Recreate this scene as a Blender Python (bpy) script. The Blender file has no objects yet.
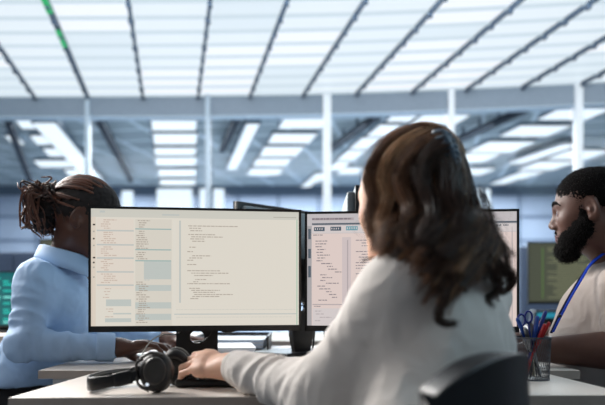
import bpy, math, random
import numpy as np
from mathutils import Vector, Matrix, noise

# ---------------------------------------------------------------- camera, world, exposure
SC = bpy.context.scene
COL = SC.collection
FPX, HZ, CAMZ = 700.0, 295.0, 0.94
cam_data = bpy.data.cameras.new('camera')
cam = bpy.data.objects.new('camera', cam_data)
COL.objects.link(cam)
cam.location = (0, 0, CAMZ)
cam.rotation_euler = (math.radians(90), 0, 0)
cam_data.sensor_width = 36.0
cam_data.lens = FPX / 605.0 * 36.0
cam_data.shift_y = (HZ - 202.5) / 605.0
cam_data.clip_start = 0.05
cam_data.dof.use_dof = True
cam_data.dof.focus_distance = 1.80
cam_data.dof.aperture_fstop = 2.3
SC.camera = cam

world = bpy.data.worlds.new('world')
SC.world = world
world.use_nodes = True
world.node_tree.nodes['Background'].inputs[0].default_value = (0.45, 0.6, 0.85, 1)
world.node_tree.nodes['Background'].inputs[1].default_value = 0.25

SC.view_settings.view_transform = 'Standard'
SC.view_settings.look = 'None'
SC.view_settings.exposure = 0.0
SC.view_settings.gamma = 1.0
SC.view_settings.use_curve_mapping = False

PANEL = 1.0        # strength of the luminous ceiling
HALL = 1.15         # strength of the hall ceiling lights

def area(name, loc, target, size, size_y, power, color):
    d = bpy.data.lights.new(name, 'AREA')
    d.shape = 'RECTANGLE'; d.size = size; d.size_y = size_y
    d.energy = power; d.color = color
    o = bpy.data.objects.new(name, d); COL.objects.link(o)
    o.location = loc
    v = Vector(target) - Vector(loc)
    o.rotation_euler = v.to_track_quat('-Z', 'Y').to_euler()
    return o
LIGHTS_HERE = True
# hall beyond the glass: ceiling wash of the hall lamps
area('hall_light', (0.0, 10.5, 2.9), (0.0, 10.5, 0.0), 9.0, 5.0, 1050, (0.94, 0.98, 1.0))
# unseen area lamps for the office ceiling's light, then added fill lamps
area('office_light_front', (-2.2, 3.5, 2.6), (0.0, 1.4, 0.8), 2.0, 1.2, 260, (1.0, 0.96, 0.92))
area('office_light_above', (0.3, 3.2, 2.97), (0.3, 3.2, 0.0), 6.0, 2.2, 22, (0.90, 0.95, 1.0))
area('office_light_right', (2.2, .7, 2.9), (.35, 1.25, .9), 1.4, 1.0, 32, (0.62, 0.87, 1.0))
area('office_light_left', (-2.6, .9, 2.9), (-.5, 1.8, .8), 1.6, 1.0, 30, (1.0, 0.97, 0.95))
area('post_fill_light', (0.0, 4.4, 2.9), (0.0, 7.2, 2.1), 7.0, .4, 110, (0.93, 0.97, 1.0))  # added lamp out of view, brightens the partition posts and header
area('rear_fill_light', (0.0, -0.8, 2.97), (0.0, -0.8, 0.0), 5.0, 1.6, 4, (0.95, 0.96, 1.0))  # weak fill lamp added behind the camera

# ---------------------------------------------------------------- colours and materials
def lin(c):
    out = []
    for v in c[:3]:
        v = v / 255.0
        out.append(v / 12.92 if v <= 0.04045 else ((v + 0.055) / 1.055) ** 2.4)
    return tuple(out) + (1.0,)

MATS = {}
def mat(name, c, rough=0.6, metal=0.0, var=0.06, scale=30.0, bump=0.0, bscale=120.0,
        spec=0.5, sheen=0.0, sss=0.0, coat=0.0):
    if name in MATS: return MATS[name]
    m = bpy.data.materials.new(name); m.use_nodes = True
    nt = m.node_tree; N = nt.nodes; L = nt.links
    b = N['Principled BSDF']
    b.inputs['Roughness'].default_value = rough
    b.inputs['Metallic'].default_value = metal
    b.inputs['Specular IOR Level'].default_value = spec
    if sheen: b.inputs['Sheen Weight'].default_value = sheen
    if coat: b.inputs['Coat Weight'].default_value = coat
    if sss:
        b.inputs['Subsurface Weight'].default_value = sss
        b.inputs['Subsurface Radius'].default_value = (0.012, 0.005, 0.003)
        b.inputs['Subsurface Scale'].default_value = 0.5
    tc = N.new('ShaderNodeTexCoord')
    no = N.new('ShaderNodeTexNoise'); no.inputs['Scale'].default_value = scale
    no.inputs['Detail'].default_value = 4
    L.new(tc.outputs['Object'], no.inputs['Vector'])
    rp = N.new('ShaderNodeValToRGB')
    l = lin(c)
    rp.color_ramp.elements[0].color = tuple(max(0, v * (1 - var)) for v in l[:3]) + (1,)
    rp.color_ramp.elements[1].color = tuple(min(1, v * (1 + var)) for v in l[:3]) + (1,)
    rp.color_ramp.elements[0].position = 0.3; rp.color_ramp.elements[1].position = 0.7
    L.new(no.outputs['Fac'], rp.inputs['Fac'])
    L.new(rp.outputs['Color'], b.inputs['Base Color'])
    if bump:
        n2 = N.new('ShaderNodeTexNoise'); n2.inputs['Scale'].default_value = bscale
        n2.inputs['Detail'].default_value = 3
        L.new(tc.outputs['Object'], n2.inputs['Vector'])
        bp = N.new('ShaderNodeBump'); bp.inputs['Strength'].default_value = bump
        bp.inputs['Distance'].default_value = 0.002
        L.new(n2.outputs['Fac'], bp.inputs['Height'])
        L.new(bp.outputs['Normal'], b.inputs['Normal'])
    MATS[name] = m
    return m

def emit(name, c, s=1.0, rough=0.35):
    if name in MATS: return MATS[name]
    m = bpy.data.materials.new(name); m.use_nodes = True
    b = m.node_tree.nodes['Principled BSDF']
    b.inputs['Base Color'].default_value = (0.02, 0.02, 0.02, 1)
    b.inputs['Roughness'].default_value = rough
    b.inputs['Specular IOR Level'].default_value = 0.1
    b.inputs['Emission Color'].default_value = lin(c)
    b.inputs['Emission Strength'].default_value = s
    MATS[name] = m
    return m

def glass_mat(name, tint, gloss):
    m = bpy.data.materials.new(name); m.use_nodes = True
    nt = m.node_tree; nt.nodes.clear()
    o = nt.nodes.new('ShaderNodeOutputMaterial')
    t = nt.nodes.new('ShaderNodeBsdfTransparent'); t.inputs[0].default_value = tint
    g = nt.nodes.new('ShaderNodeBsdfGlossy'); g.inputs['Roughness'].default_value = 0.03
    mx = nt.nodes.new('ShaderNodeMixShader'); mx.inputs[0].default_value = gloss
    nt.links.new(t.outputs[0], mx.inputs[1]); nt.links.new(g.outputs[0], mx.inputs[2])
    nt.links.new(mx.outputs[0], o.inputs[0])
    MATS[name] = m
    return m

def hair_mat(name, dark, light, rough=0.38):
    m = bpy.data.materials.new(name); m.use_nodes = True
    nt = m.node_tree; N = nt.nodes; L = nt.links
    b = N['Principled BSDF']; b.inputs['Roughness'].default_value = rough
    b.inputs['Specular IOR Level'].default_value = 0.45
    g = N.new('ShaderNodeNewGeometry')
    rp = N.new('ShaderNodeValToRGB')
    rp.color_ramp.elements[0].color = lin(dark); rp.color_ramp.elements[1].color = lin(light)
    L.new(g.outputs['Random Per Island'], rp.inputs['Fac'])
    L.new(rp.outputs['Color'], b.inputs['Base Color'])
    MATS[name] = m
    return m

# ---------------------------------------------------------------- mesh builder
class MB:
    def __init__(s): s.v = []; s.f = []; s.m = []; s.mats = []
    def mi(s, m):
        if m not in s.mats: s.mats.append(m)
        return s.mats.index(m)
    def add(s, vs, fs, m):
        b = len(s.v); i = s.mi(m)
        s.v += [tuple(p) for p in vs]
        s.f += [tuple(b + k for k in f) for f in fs]
        s.m += [i] * len(fs)
    def box(s, c, d, m, rz=0.0, bev=0.0):
        hx, hy, hz = d[0] / 2, d[1] / 2, d[2] / 2
        if bev <= 0:
            P = [(-hx, -hy, -hz), (hx, -hy, -hz), (hx, hy, -hz), (-hx, hy, -hz),
                 (-hx, -hy, hz), (hx, -hy, hz), (hx, hy, hz), (-hx, hy, hz)]
            F = [(0, 3, 2, 1), (4, 5, 6, 7), (0, 1, 5, 4), (1, 2, 6, 5), (2, 3, 7, 6), (3, 0, 4, 7)]
        else:
            bev = min(bev, hx * .95, hy * .95, hz * .95)
            ring = []
            for (ax, ay) in ((1, 1), (-1, 1), (-1, -1), (1, -1)):
                for k in range(3):
                    a = {(1, 1): 0, (-1, 1): 90, (-1, -1): 180, (1, -1): 270}[(ax, ay)] + k * 45
                    a = math.radians(a)
                    ring.append((ax * (hx - bev), ay * (hy - bev), math.cos(a), math.sin(a)))
            P = []; n = len(ring)
            lv = [(-hz, 0.0), (-hz + bev * .3, .7), (-hz + bev, 1.0), (hz - bev, 1.0), (hz - bev * .3, .7), (hz, 0.0)]
            for z, k in lv:
                for (x, y, cx, cy) in ring: P.append((x + cx * bev * k, y + cy * bev * k, z))
            F = [tuple(range(n - 1, -1, -1)), tuple((len(lv) - 1) * n + q for q in range(n))]
            for l in range(len(lv) - 1):
                for q in range(n):
                    F.append((l * n + q, l * n + (q + 1) % n, (l + 1) * n + (q + 1) % n, (l + 1) * n + q))
        ca, sa = math.cos(rz), math.sin(rz)
        s.add([(c[0] + x * ca - y * sa, c[1] + x * sa + y * ca, c[2] + z) for x, y, z in P], F, m)
    def quad(s, a, b, c, d, m): s.add([a, b, c, d], [(0, 1, 2, 3)], m)
    def tube(s, pts, rad, m, n=10, flat=1.0, up=None, cap=True):
        pts = [Vector(p) for p in pts]
        if not hasattr(rad, '__len__'): rad = [rad] * len(pts)
        V = []; F = []; prev = None
        for i, p in enumerate(pts):
            t = (pts[min(i + 1, len(pts) - 1)] - pts[max(i - 1, 0)]).normalized()
            if up is not None: u = (Vector(up) - t * Vector(up).dot(t)).normalized()
            elif prev is None:
                a = Vector((0, 0, 1)) if abs(t.z) < .9 else Vector((1, 0, 0))
                u = (a - t * a.dot(t)).normalized()
            else: u = (prev - t * prev.dot(t)).normalized()
            prev = u; w = t.cross(u)
            for k in range(n):
                a = 2 * math.pi * k / n
                V.append(p + u * (math.cos(a) * rad[i]) + w * (math.sin(a) * rad[i] * flat))
        for i in range(len(pts) - 1):
            for k in range(n):
                F.append((i * n + k, i * n + (k + 1) % n, (i + 1) * n + (k + 1) % n, (i + 1) * n + k))
        if cap:
            F.append(tuple(range(n - 1, -1, -1))); b = (len(pts) - 1) * n
            F.append(tuple(b + k for k in range(n)))
        s.add(V, F, m)
    def lathe(s, prof, m, c=(0, 0, 0), n=24, R=None):
        V = []; F = []
        for (r, z) in prof:
            for k in range(n):
                a = 2 * math.pi * k / n
                p = Vector((r * math.cos(a), r * math.sin(a), z))
                if R is not None: p = R @ p
                V.append(p + Vector(c))
        for i in range(len(prof) - 1):
            for k in range(n):
                F.append((i * n + k, i * n + (k + 1) % n, (i + 1) * n + (k + 1) % n, (i + 1) * n + k))
        F.append(tuple(range(n - 1, -1, -1))); b = (len(prof) - 1) * n
        F.append(tuple(b + k for k in range(n)))
        s.add(V, F, m)
    def prism(s, poly, z0, z1, m):
        n = len(poly)
        V = [(x, y, z0) for x, y in poly] + [(x, y, z1) for x, y in poly]
        F = [tuple(range(n - 1, -1, -1)), tuple(n + k for k in range(n))]
        F += [(k, (k + 1) % n, n + (k + 1) % n, n + k) for k in range(n)]
        s.add(V, F, m)
    def sheet(s, grid, thick, m):
        # grid[i][j] of Vectors, thickened along local normals
        ni, nj = len(grid), len(grid[0]); V = []; F = []
        G = [[Vector(p) for p in r] for r in grid]
        nrm = []
        for i in range(ni):
            for j in range(nj):
                a = G[min(i + 1, ni - 1)][j] - G[max(i - 1, 0)][j]
                b = G[i][min(j + 1, nj - 1)] - G[i][max(j - 1, 0)]
                nrm.append(a.cross(b).normalized())
        for sgn in (.5, -.5):
            for i in range(ni):
                for j in range(nj): V.append(G[i][j] + nrm[i * nj + j] * thick * sgn)
        o = ni * nj
        for i in range(ni - 1):
            for j in range(nj - 1):
                a, b, c, d = i * nj + j, (i + 1) * nj + j, (i + 1) * nj + j + 1, i * nj + j + 1
                F.append((a, b, c, d)); F.append((o + d, o + c, o + b, o + a))
        for i in range(ni - 1):
            a, b = i * nj, (i + 1) * nj; F.append((a, o + a, o + b, b))
            a, b = i * nj + nj - 1, (i + 1) * nj + nj - 1; F.append((b, o + b, o + a, a))
        for j in range(nj - 1):
            F.append((j + 1, o + j + 1, o + j, j))
            a, b = (ni - 1) * nj + j, (ni - 1) * nj + j + 1; F.append((a, o + a, o + b, b))
        s.add(V, F, m)
    def build(s, name, parent=None, smooth=False, off=None, angle=None):
        me = bpy.data.meshes.new(name)
        v = s.v if off is None else [(p[0] - off[0], p[1] - off[1], p[2] - off[2]) for p in s.v]
        me.from_pydata(v, [], s.f)
        for m in s.mats: me.materials.append(m)
        me.polygons.foreach_set('material_index', s.m)
        if smooth or angle:
            me.polygons.foreach_set('use_smooth', [True] * len(s.f))
            if angle is not None:
                me.set_sharp_from_angle(angle=math.radians(angle))
        me.update()
        o = bpy.data.objects.new(name, me); COL.objects.link(o)
        if parent is not None: o.parent = parent
        return o

def tag(o, label=None, cat=None, group=None, kind=None):
    if label: o['label'] = label
    if cat: o['category'] = cat
    if group: o['group'] = group
    if kind: o['kind'] = kind
    return o
def thing(name, loc, label, cat, rz=0.0, group=None):
    o = bpy.data.objects.new(name, None); COL.objects.link(o)
    o.location = loc; o.rotation_euler = (0, 0, rz); o.empty_display_size = .1
    return tag(o, label, cat, group)
def struct(mb, name, smooth=False):
    return tag(mb.build(name, smooth=smooth, angle=35 if smooth else None), kind='structure')
def W(px, py, Y):
    return Vector(((px - 302.5) * Y / FPX, Y, CAMZ - (py - HZ) * Y / FPX))

# ---------------------------------------------------------------- signed-distance volumes for bodies
def smin(a, b, k):
    if k <= 0: return np.minimum(a, b)
    h = np.maximum(k - np.abs(a - b), 0) / k
    return np.minimum(a, b) - h * h * k * .25

class Vol:
    def __init__(s, lo, hi, res, F=None):
        s.res = res
        s.ax = [np.arange(l, h + res, res, dtype=np.float32) for l, h in zip(lo, hi)]
        s.D = np.full([len(a) for a in s.ax], 1.0, np.float32)
        s.F = F if F is not None else Matrix.Identity(4)
    def _sub(s, c, r):
        sl = []
        for a, ci in zip(s.ax, c):
            i0 = int(np.searchsorted(a, ci - r)); i1 = int(np.searchsorted(a, ci + r))
            sl.append(slice(max(0, i0), max(0, i1)))
        return tuple(sl)
    def _pts(s, sl):
        return (s.ax[0][sl[0]][:, None, None], s.ax[1][sl[1]][None, :, None], s.ax[2][sl[2]][None, None, :])
    def _put(s, sl, d, k, op):
        if d.size == 0: return
        if op == 'add': s.D[sl] = smin(s.D[sl], d, k)
        elif op == 'sub': s.D[sl] = -smin(-s.D[sl], d, k)
    def ell(s, c, r, k=.02, R=None, op='add', F=None):
        F = F if F is not None else s.F
        cw = F @ Vector(c); M = F.to_3x3()
        if R is not None: M = M @ R
        sl = s._sub(cw, max(r) + k + s.res * 4)
        x, y, z = s._pts(sl)
        x = x - cw.x; y = y - cw.y; z = z - cw.z
        q = []
        for i in range(3):
            q.append((x * M[0][i] + y * M[1][i] + z * M[2][i]) / r[i])
        k0 = np.sqrt(q[0] ** 2 + q[1] ** 2 + q[2] ** 2)
        k1 = np.sqrt((q[0] / r[0]) ** 2 + (q[1] / r[1]) ** 2 + (q[2] / r[2]) ** 2)
        d = k0 * (k0 - 1.0) / np.maximum(k1, 1e-6)
        s._put(sl, d.astype(np.float32), k, op)
    def rc(s, a, b, ra, rb, k=.02, op='add', F=None, fold=None, flat=None):
        F = F if F is not None else s.F
        a = F @ Vector(a); b = F @ Vector(b)
        c = (a + b) / 2; rr = (b - a).length / 2 + max(ra, rb) + k + s.res * 4
        sl = s._sub(c, rr)
        x, y, z = s._pts(sl)
        ba = b - a; L2 = max(ba.dot(ba), 1e-9)
        t = ((x - a.x) * ba.x + (y - a.y) * ba.y + (z - a.z) * ba.z) / L2
        tc = np.clip(t, 0, 1)
        dx = x - a.x - ba.x * tc; dy = y - a.y - ba.y * tc; dz = z - a.z - ba.z * tc
        if flat is not None:
            fd, fk = (F.to_3x3() @ Vector(flat[0])).normalized(), flat[1]
            dd = (dx * fd.x + dy * fd.y + dz * fd.z)
            dx = dx + fd.x * dd * (fk - 1); dy = dy + fd.y * dd * (fk - 1); dz = dz + fd.z * dd * (fk - 1)
        d = np.sqrt(dx * dx + dy * dy + dz * dz) - (ra + (rb - ra) * tc)
        if fold is not None:
            amp, n, ph, skew = fold
            u = ba.normalized(); e = u.orthogonal().normalized(); g = u.cross(e)
            ang = np.arctan2(dx * e.x + dy * e.y + dz * e.z, dx * g.x + dy * g.y + dz * g.z)
            w = n * tc * 2 * math.pi + skew * np.sin(ang + ph) + .9 * np.sin(2 * ang + ph * 1.7)
            env = .55 + .45 * np.sin(ang * 1 + ph * 2.3 + tc * 5)
            d = d + amp * env * (np.abs(np.sin(w * .5)) ** .8 - .5) * 2
        s._put(sl, d.astype(np.float32), k, op)
    def cut(s, n, c, k=0.0):
        # keep the side where (p-c).n < 0
        x, y, z = s._pts((slice(None),) * 3)
        n = Vector(n).normalized()
        d = (x - c[0]) * n.x + (y - c[1]) * n.y + (z - c[2]) * n.z
        s.D = -smin(-s.D, -d, k)
    def mesh(s):
        D = s.D; S = D < 0
        nx, ny, nz = D.shape
        acc = np.zeros((nx - 1, ny - 1, nz - 1, 3), np.float32); cnt = np.zeros((nx - 1, ny - 1, nz - 1), np.float32)
        corners = [(i, j, k) for i in (0, 1) for j in (0, 1) for k in (0, 1)]
        def C(c, A): return A[c[0]:nx - 1 + c[0], c[1]:ny - 1 + c[1], c[2]:nz - 1 + c[2]]
        for c in corners:
            for ax in range(3):
                if c[ax]: continue
                e = list(c); e[ax] = 1
                a, b = C(c, D), C(e, D)
                m = C(c, S) != C(e, S)
                t = np.where(m, a / np.where(m, a - b, 1), 0)
                for q in range(3):
                    base = c[q] * m
                    acc[..., q] += base + (t if q == ax else 0) * m
                cnt += m
        idx = np.full(cnt.shape, -1, np.int64)
        mk = cnt > 0
        ii = np.nonzero(mk)
        idx[mk] = np.arange(len(ii[0]))
        P = np.stack(ii, 1) + acc[mk] / cnt[mk][:, None]
        V = np.stack([s.ax[q][0] + P[:, q] * s.res for q in range(3)], 1)
        FA = []
        for ax in range(3):
            sa = [slice(None)] * 3; sb = [slice(None)] * 3
            sa[ax] = slice(0, -1); sb[ax] = slice(1, None)
            A, B = S[tuple(sa)], S[tuple(sb)]
            o1, o2 = [(1, 2), (2, 0), (0, 1)][ax]
            ch = np.nonzero(A != B)
            ch = np.stack(ch, 1)
            ok = (ch[:, o1] > 0) & (ch[:, o2] > 0) & (ch[:, o1] < D.shape[o1] - 1) & (ch[:, o2] < D.shape[o2] - 1)
            ch = ch[ok]
            ins = A[ch[:, 0], ch[:, 1], ch[:, 2]]
            q = []
            for d1, d2 in ((1, 1), (0, 1), (0, 0), (1, 0)):
                cc = ch.copy(); cc[:, o1] -= d1; cc[:, o2] -= d2
                q.append(idx[cc[:, 0], cc[:, 1], cc[:, 2]])
            q = np.stack(q, 1)
            q[~ins] = q[~ins][:, ::-1]
            FA.append(q)
        Fq = np.concatenate(FA)
        Fq = Fq[(Fq >= 0).all(1)]
        return V.astype(np.float64), Fq

def relax(V, F, it=2, lam=.5):
    n = len(V)
    E = np.concatenate([F[:, [0, 1]], F[:, [1, 2]], F[:, [2, 3]], F[:, [3, 0]]])
    E = np.concatenate([E, E[:, ::-1]])
    for i in range(it):
        cnt = np.bincount(E[:, 0], minlength=n).astype(float)
        A = np.stack([np.bincount(E[:, 0], weights=V[E[:, 1], q], minlength=n) for q in range(3)], 1)
        A = A / np.maximum(cnt, 1)[:, None]
        l = lam if i % 2 == 0 else -lam * .9
        V = V + (A - V) * lam if it < 3 else V + (A - V) * l
    return V
def vnormals(V, F):
    n = np.cross(V[F[:, 2]] - V[F[:, 0]], V[F[:, 3]] - V[F[:, 1]])
    N = np.zeros_like(V)
    for q in range(4):
        for a in range(3): N[:, a] += np.bincount(F[:, q], weights=n[:, a], minlength=len(V))
    return N / np.maximum(np.linalg.norm(N, axis=1), 1e-9)[:, None]
def wrinkle(V, F, amp, scale, stretch=(1, 1, 1), seed=0.0, ridged=True):
    N = vnormals(V, F); out = np.empty(len(V))
    for i, p in enumerate(V):
        q = Vector((p[0] * scale * stretch[0] + seed, p[1] * scale * stretch[1] + seed * 1.7, p[2] * scale * stretch[2]))
        q2 = q + noise.noise_vector(q * .6) * .8
        v = noise.noise(q2)
        out[i] = (1 - 2 * abs(v) * 1.6) if ridged else v
    return V + N * (out * amp)[:, None]
def cloth_folds(V, F, a, b, amp, sa, sc, seed, rad=.10, t0=-.05, t1=1.05, skew=6.0):
    a = np.array(a); b = np.array(b); d = b - a; L = np.linalg.norm(d); d = d / L
    N = vnormals(V, F); r = V - a; t = r @ d; x = r - t[:, None] * d; rr = np.linalg.norm(x, axis=1)
    m = np.clip((rad - rr) / (rad * .25), 0, 1) * np.clip((t / L - t0) / .12, 0, 1) * np.clip((t1 - t / L) / .12, 0, 1)
    out = np.zeros(len(V))
    for i in np.nonzero(m > 0)[0]:
        q = Vector((t[i] * sa + x[i][2] * skew + seed, x[i][0] * sc, x[i][2] * sc + seed * .37))
        q = q + noise.noise_vector(q * .5) * .5
        out[i] = .55 - 2.0 * abs(noise.noise(q))
    return V + N * (out * m * amp)[:, None]
def np_obj(name, pieces, mats, parent, off, matfn=None):
    """pieces: list of (V, F[, mat]) joined to one mesh"""
    vs = []; fs = []; ms = []; b = 0
    for pc in pieces:
        V, F = pc[0], pc[1]; vs.append(V); fs.append(F + b); b += len(V)
        ms.append(np.full(len(F), pc[2] if len(pc) > 2 else 0, np.int32))
    V = np.concatenate(vs); M = np.concatenate(ms)
    me = bpy.data.meshes.new(name)
    nf = sum(len(f) for f in fs)
    allf = np.concatenate([f.reshape(-1) for f in fs])
    sizes = np.concatenate([np.full(len(f), f.shape[1]) for f in fs])
    me.vertices.add(len(V)); me.vertices.foreach_set('co', (V - np.array(off)[None, :]).astype(np.float32).ravel())
    me.loops.add(len(allf)); me.loops.foreach_set('vertex_index', allf.astype(np.int32))
    me.polygons.add(nf)
    st = np.concatenate([[0], np.cumsum(sizes)[:-1]])
    me.polygons.foreach_set('loop_start', st.astype(np.int32))
    me.polygons.foreach_set('loop_total', sizes.astype(np.int32))
    me.update(calc_edges=True)
    for m in mats: me.materials.append(m)
    if matfn is not None:
        i = 0
        cs = []
        for f, s_ in zip(fs, vs): cs.append(V[f].mean(1))
        cen = np.concatenate(cs)
        M = matfn(cen, M)
    me.polygons.foreach_set('material_index', M.astype(np.int32))
    me.polygons.foreach_set('use_smooth', np.ones(nf, bool))
    me.validate(); me.update()
    o = bpy.data.objects.new(name, me); COL.objects.link(o)
    if parent is not None: o.parent = parent
    return o
def strands(paths, rad, sides=3):
    """paths (n, m, 3) -> V, F of thin tapered tubes; rad (n, m)"""
    n, m, _ = paths.shape
    T = np.gradient(paths, axis=1); T /= np.maximum(np.linalg.norm(T, axis=2), 1e-9)[..., None]
    up = np.array([.31, .52, .79]); up = up / np.linalg.norm(up)
    U = np.cross(T, up); U /= np.maximum(np.linalg.norm(U, axis=2), 1e-6)[..., None]
    Wv = np.cross(T, U)
    V = []
    for k in range(sides):
        a = 2 * math.pi * k / sides
        V.append(paths + (U * math.cos(a) + Wv * math.sin(a)) * rad[..., None])
    V = np.stack(V, 2).reshape(-1, 3)
    i, j, k = np.meshgrid(np.arange(n), np.arange(m - 1), np.arange(sides), indexing='ij')
    k2 = (k + 1) % sides
    idx = lambda a, b, c: (a * m + b) * sides + c
    F = np.stack([idx(i, j, k), idx(i, j, k2), idx(i, j + 1, k2), idx(i, j + 1, k)], -1).reshape(-1, 4)
    return V, F

# ---------------------------------------------------------------- common materials
m_floor = mat('floor_vinyl', (128, 134, 142), .35, var=.08, scale=6)
m_wall = mat('wall_paint', (120, 124, 130), .8)
m_slab = mat('slab_grey', (120, 126, 134), .8)
m_beam = mat('beam_grey', (122, 137, 152), .45)
m_pole = mat('pole_white', (232, 238, 243), .35)
m_thin = mat('pole_thin', (176, 194, 208), .35)
m_mull = mat('mullion_navy', (60, 78, 98), .4, metal=.1)
m_green = emit('led_green', (10, 170, 95), 1.0)
m_black = mat('black_plastic', (10, 10, 11), .38)
m_blackm = mat('black_matte', (14, 14, 15), .6)
m_dark = mat('dark_metal', (26, 28, 32), .4, metal=.4)
m_grey = mat('grey_plastic', (86, 92, 98), .5)
m_desk = mat('desk_laminate', (222, 212, 202), .42, var=.03, scale=8)
m_edge = mat('desk_edge', (160, 148, 138), .5)
m_deskg = mat('desk_laminate_grey', (150, 146, 138), .5)
m_leg = mat('desk_leg_white', (200, 202, 205), .4)
m_white = mat('white_plastic', (235, 236, 238), .35)
m_paper = mat('white_paper', (228, 233, 240), .7)
m_blue = mat('blue_ink', (24, 40, 120), .4)
m_blue2 = mat('blue_grip', (30, 70, 150), .4)
m_red = mat('red_plastic', (170, 24, 26), .4)
m_steel = mat('steel', (150, 152, 156), .3, metal=.9)
m_cream = mat('cream_plastic', (196, 184, 160), .45)
m_leather = mat('black_leather', (15, 19, 24), .36, bump=.25, bscale=300)
m_chairf = mat('black_mesh_fabric', (16, 17, 20), .8, bump=.4, bscale=500)

# ---------------------------------------------------------------- the setting
HC = 2.1                       # office ceiling over the camera
CZ = CAMZ + HC
U = -0.185                     # sideways run of the ceiling lines per metre of depth
BXs = [-6.5, -3.19, -2.24, -1.079, .026, 1.003, 2.04, 2.975, 4.0, 5.0, 6.5]
BYs = [7.45, 7.387, 7.387, 7.368, 7.313, 7.206, 7.05, 6.885, 6.68, 6.46, 6.1]
def beamY(x):
    h = (BYs[2] - BYs[0])
    return float(np.interp(x, BXs, BYs)) * .6 + .2 * float(np.interp(x - .35, BXs, BYs)) + .2 * float(np.interp(x + .35, BXs, BYs))
def beam_at_px(px):
    Y = 7.3
    for _ in range(8): Y = beamY((px - 302.5) * Y / FPX)
    return ((px - 302.5) * Y / FPX, Y)

b = MB(); b.box((0, 6.5, -.05), (16, 19, .1), m_floor); struct(b, 'floor')
b = MB(); b.box((0, .35, CZ + .1), (16, 6.3, .1), m_slab)
b.box((0, 5.4, CZ + .25), (16, 4.4, .1), m_slab); struct(b, 'ceiling')
b = MB(); b.box((-7.05, 6.5, 1.7), (.1, 19, 3.4), m_wall); struct(b, 'wall_left')
b = MB(); b.box((7.05, 6.5, 1.7), (.1, 19, 3.4), m_wall); struct(b, 'wall_right')
b = MB(); b.box((0, -2.85, 1.7), (14.2, .1, 3.4), m_wall); struct(b, 'wall_back')

# lattice of the luminous ceiling
mull_px = [-72, -18, 35, 88, 143, 198, 250, 303, 356, 412, 466, 522, 580, 632, 688, 744]
mull = [beam_at_px(p) for p in mull_px]
m_pA = emit('light_panel_white', (229, 240, 248), PANEL)
m_pB = emit('light_panel_bright', (242, 248, 255), PANEL * 1.0)
m_pC = emit('light_panel_soft', (221, 234, 243), PANEL)
m_pS = emit('light_panel_seam', (202, 218, 228), PANEL)
rng = random.Random(4)
places = ['far left, mostly outside the picture', 'second from the far left', 'third from the left, cut by the picture edge',
          'left of the panel under the green strip', 'right of the green-lit mullion', 'above the left part of the big monitor',
          'above the middle of the big monitor', 'just left of the white post', 'just right of the white post', 'above the curly hair',
          'to the right of the curly hair', 'between the curly hair and the bearded man', 'above the gap before the bearded man',
          'above the bearded man', 'at the right edge of the picture']
S0, S1, DS = 0.0, 4.6, .295
ns = int((S1 - S0) / DS)
for k in range(len(mull) - 1):
    (xa, ya), (xb, yb) = mull[k], mull[k + 1]
    root = thing('ceiling_light_panel', ((xa + xb) / 2, (ya + yb) / 2, CZ),
                 'glowing white ceiling panel, ' + places[k], 'ceiling light', 0, 'long glowing ceiling panels')
    off = root.location
    mb = MB(); sm = MB()
    for j in range(ns):
        s = S0 + j * DS
        big = (j // 3 + k * 2) % 5
        mm = [m_pA, m_pA, m_pC, m_pB, m_pA][big]
        if k in (8, 5) and j < 5: mm = m_pB
        for (t0, t1, m_, dz, tgt) in ((s + .05, s + DS, mm, 0.0, mb), (s - .0, s + .05, m_pS, -.012, sm)):
            V = []
            for fr in (0, .5, 1):
                x = xa + (xb - xa) * fr; y = beamY(x)
                for t in (t0, t1): V.append((x - U * t, y - t, CZ + dz))
            tgt.add([V[0], V[1], V[3], V[2], V[4], V[5]], [(0, 1, 2, 3), (3, 2, 5, 4)], m_)
            if tgt is sm:
                tgt.add([(p[0], p[1], p[2] + .012) for p in (V[0], V[1], V[3], V[2], V[4], V[5])], [(0, 3, 2, 1), (3, 4, 5, 2)], m_)
    bb = MB(); 
    for q in range(ns):      # backing tray so the panel has depth
        pass
    t = MB()
    t.add([(xa, ya, CZ + .01), (xb, yb, CZ + .01), (xb - U * S1, yb - S1, CZ + .01), (xa - U * S1, ya - S1, CZ + .01),
           (xa, ya, CZ + .05), (xb, yb, CZ + .05), (xb - U * S1, yb - S1, CZ + .05), (xa - U * S1, ya - S1, CZ + .05)],
          [(0, 1, 2, 3), (4, 7, 6, 5), (0, 4, 5, 1), (1, 5, 6, 2), (2, 6, 7, 3), (3, 7, 4, 0)], m_slab)
    t.build('tray', root, off=off)
    mb.build('diffuser', root, off=off)
    sm.build('seam', root, off=off)
for k, (x, y) in enumerate(mull):
    mb = MB(); w = .013
    wk = .021 if k == 3 else w
    def seg(s0, s1, m_, hw, z0, z1):
        P = [(x - U * s0, y - s0), (x - U * s1, y - s1)]
        V = []
        for (px_, py_) in P:
            for (dx, z) in ((-hw, z0), (hw, z0), (hw, z1), (-hw, z1)): V.append((px_ + dx, py_, z))
        mb.add(V, [(0, 1, 2, 3), (7, 6, 5, 4), (0, 4, 5, 1), (1, 5, 6, 2), (2, 6, 7, 3), (3, 7, 4, 0)], m_)
    seg(0, S1, m_mull, wk, CZ - .035, CZ + .02)
    for j in range(ns + 1):
        s = j * DS + .025
        mb.box((x - U * s, y - s, CZ - .035), (.036 if j % 2 else .03, .06, .03), m_mull)
    if k == 3:
        seg(1.57, 1.93, m_green, .019, CZ - .045, CZ - .035)
        seg(2.27, 3.6, m_green, .023, CZ - .045, CZ - .035)
    tag(mb.build('trim_%d' % (k + 1)), kind='structure')

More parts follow.
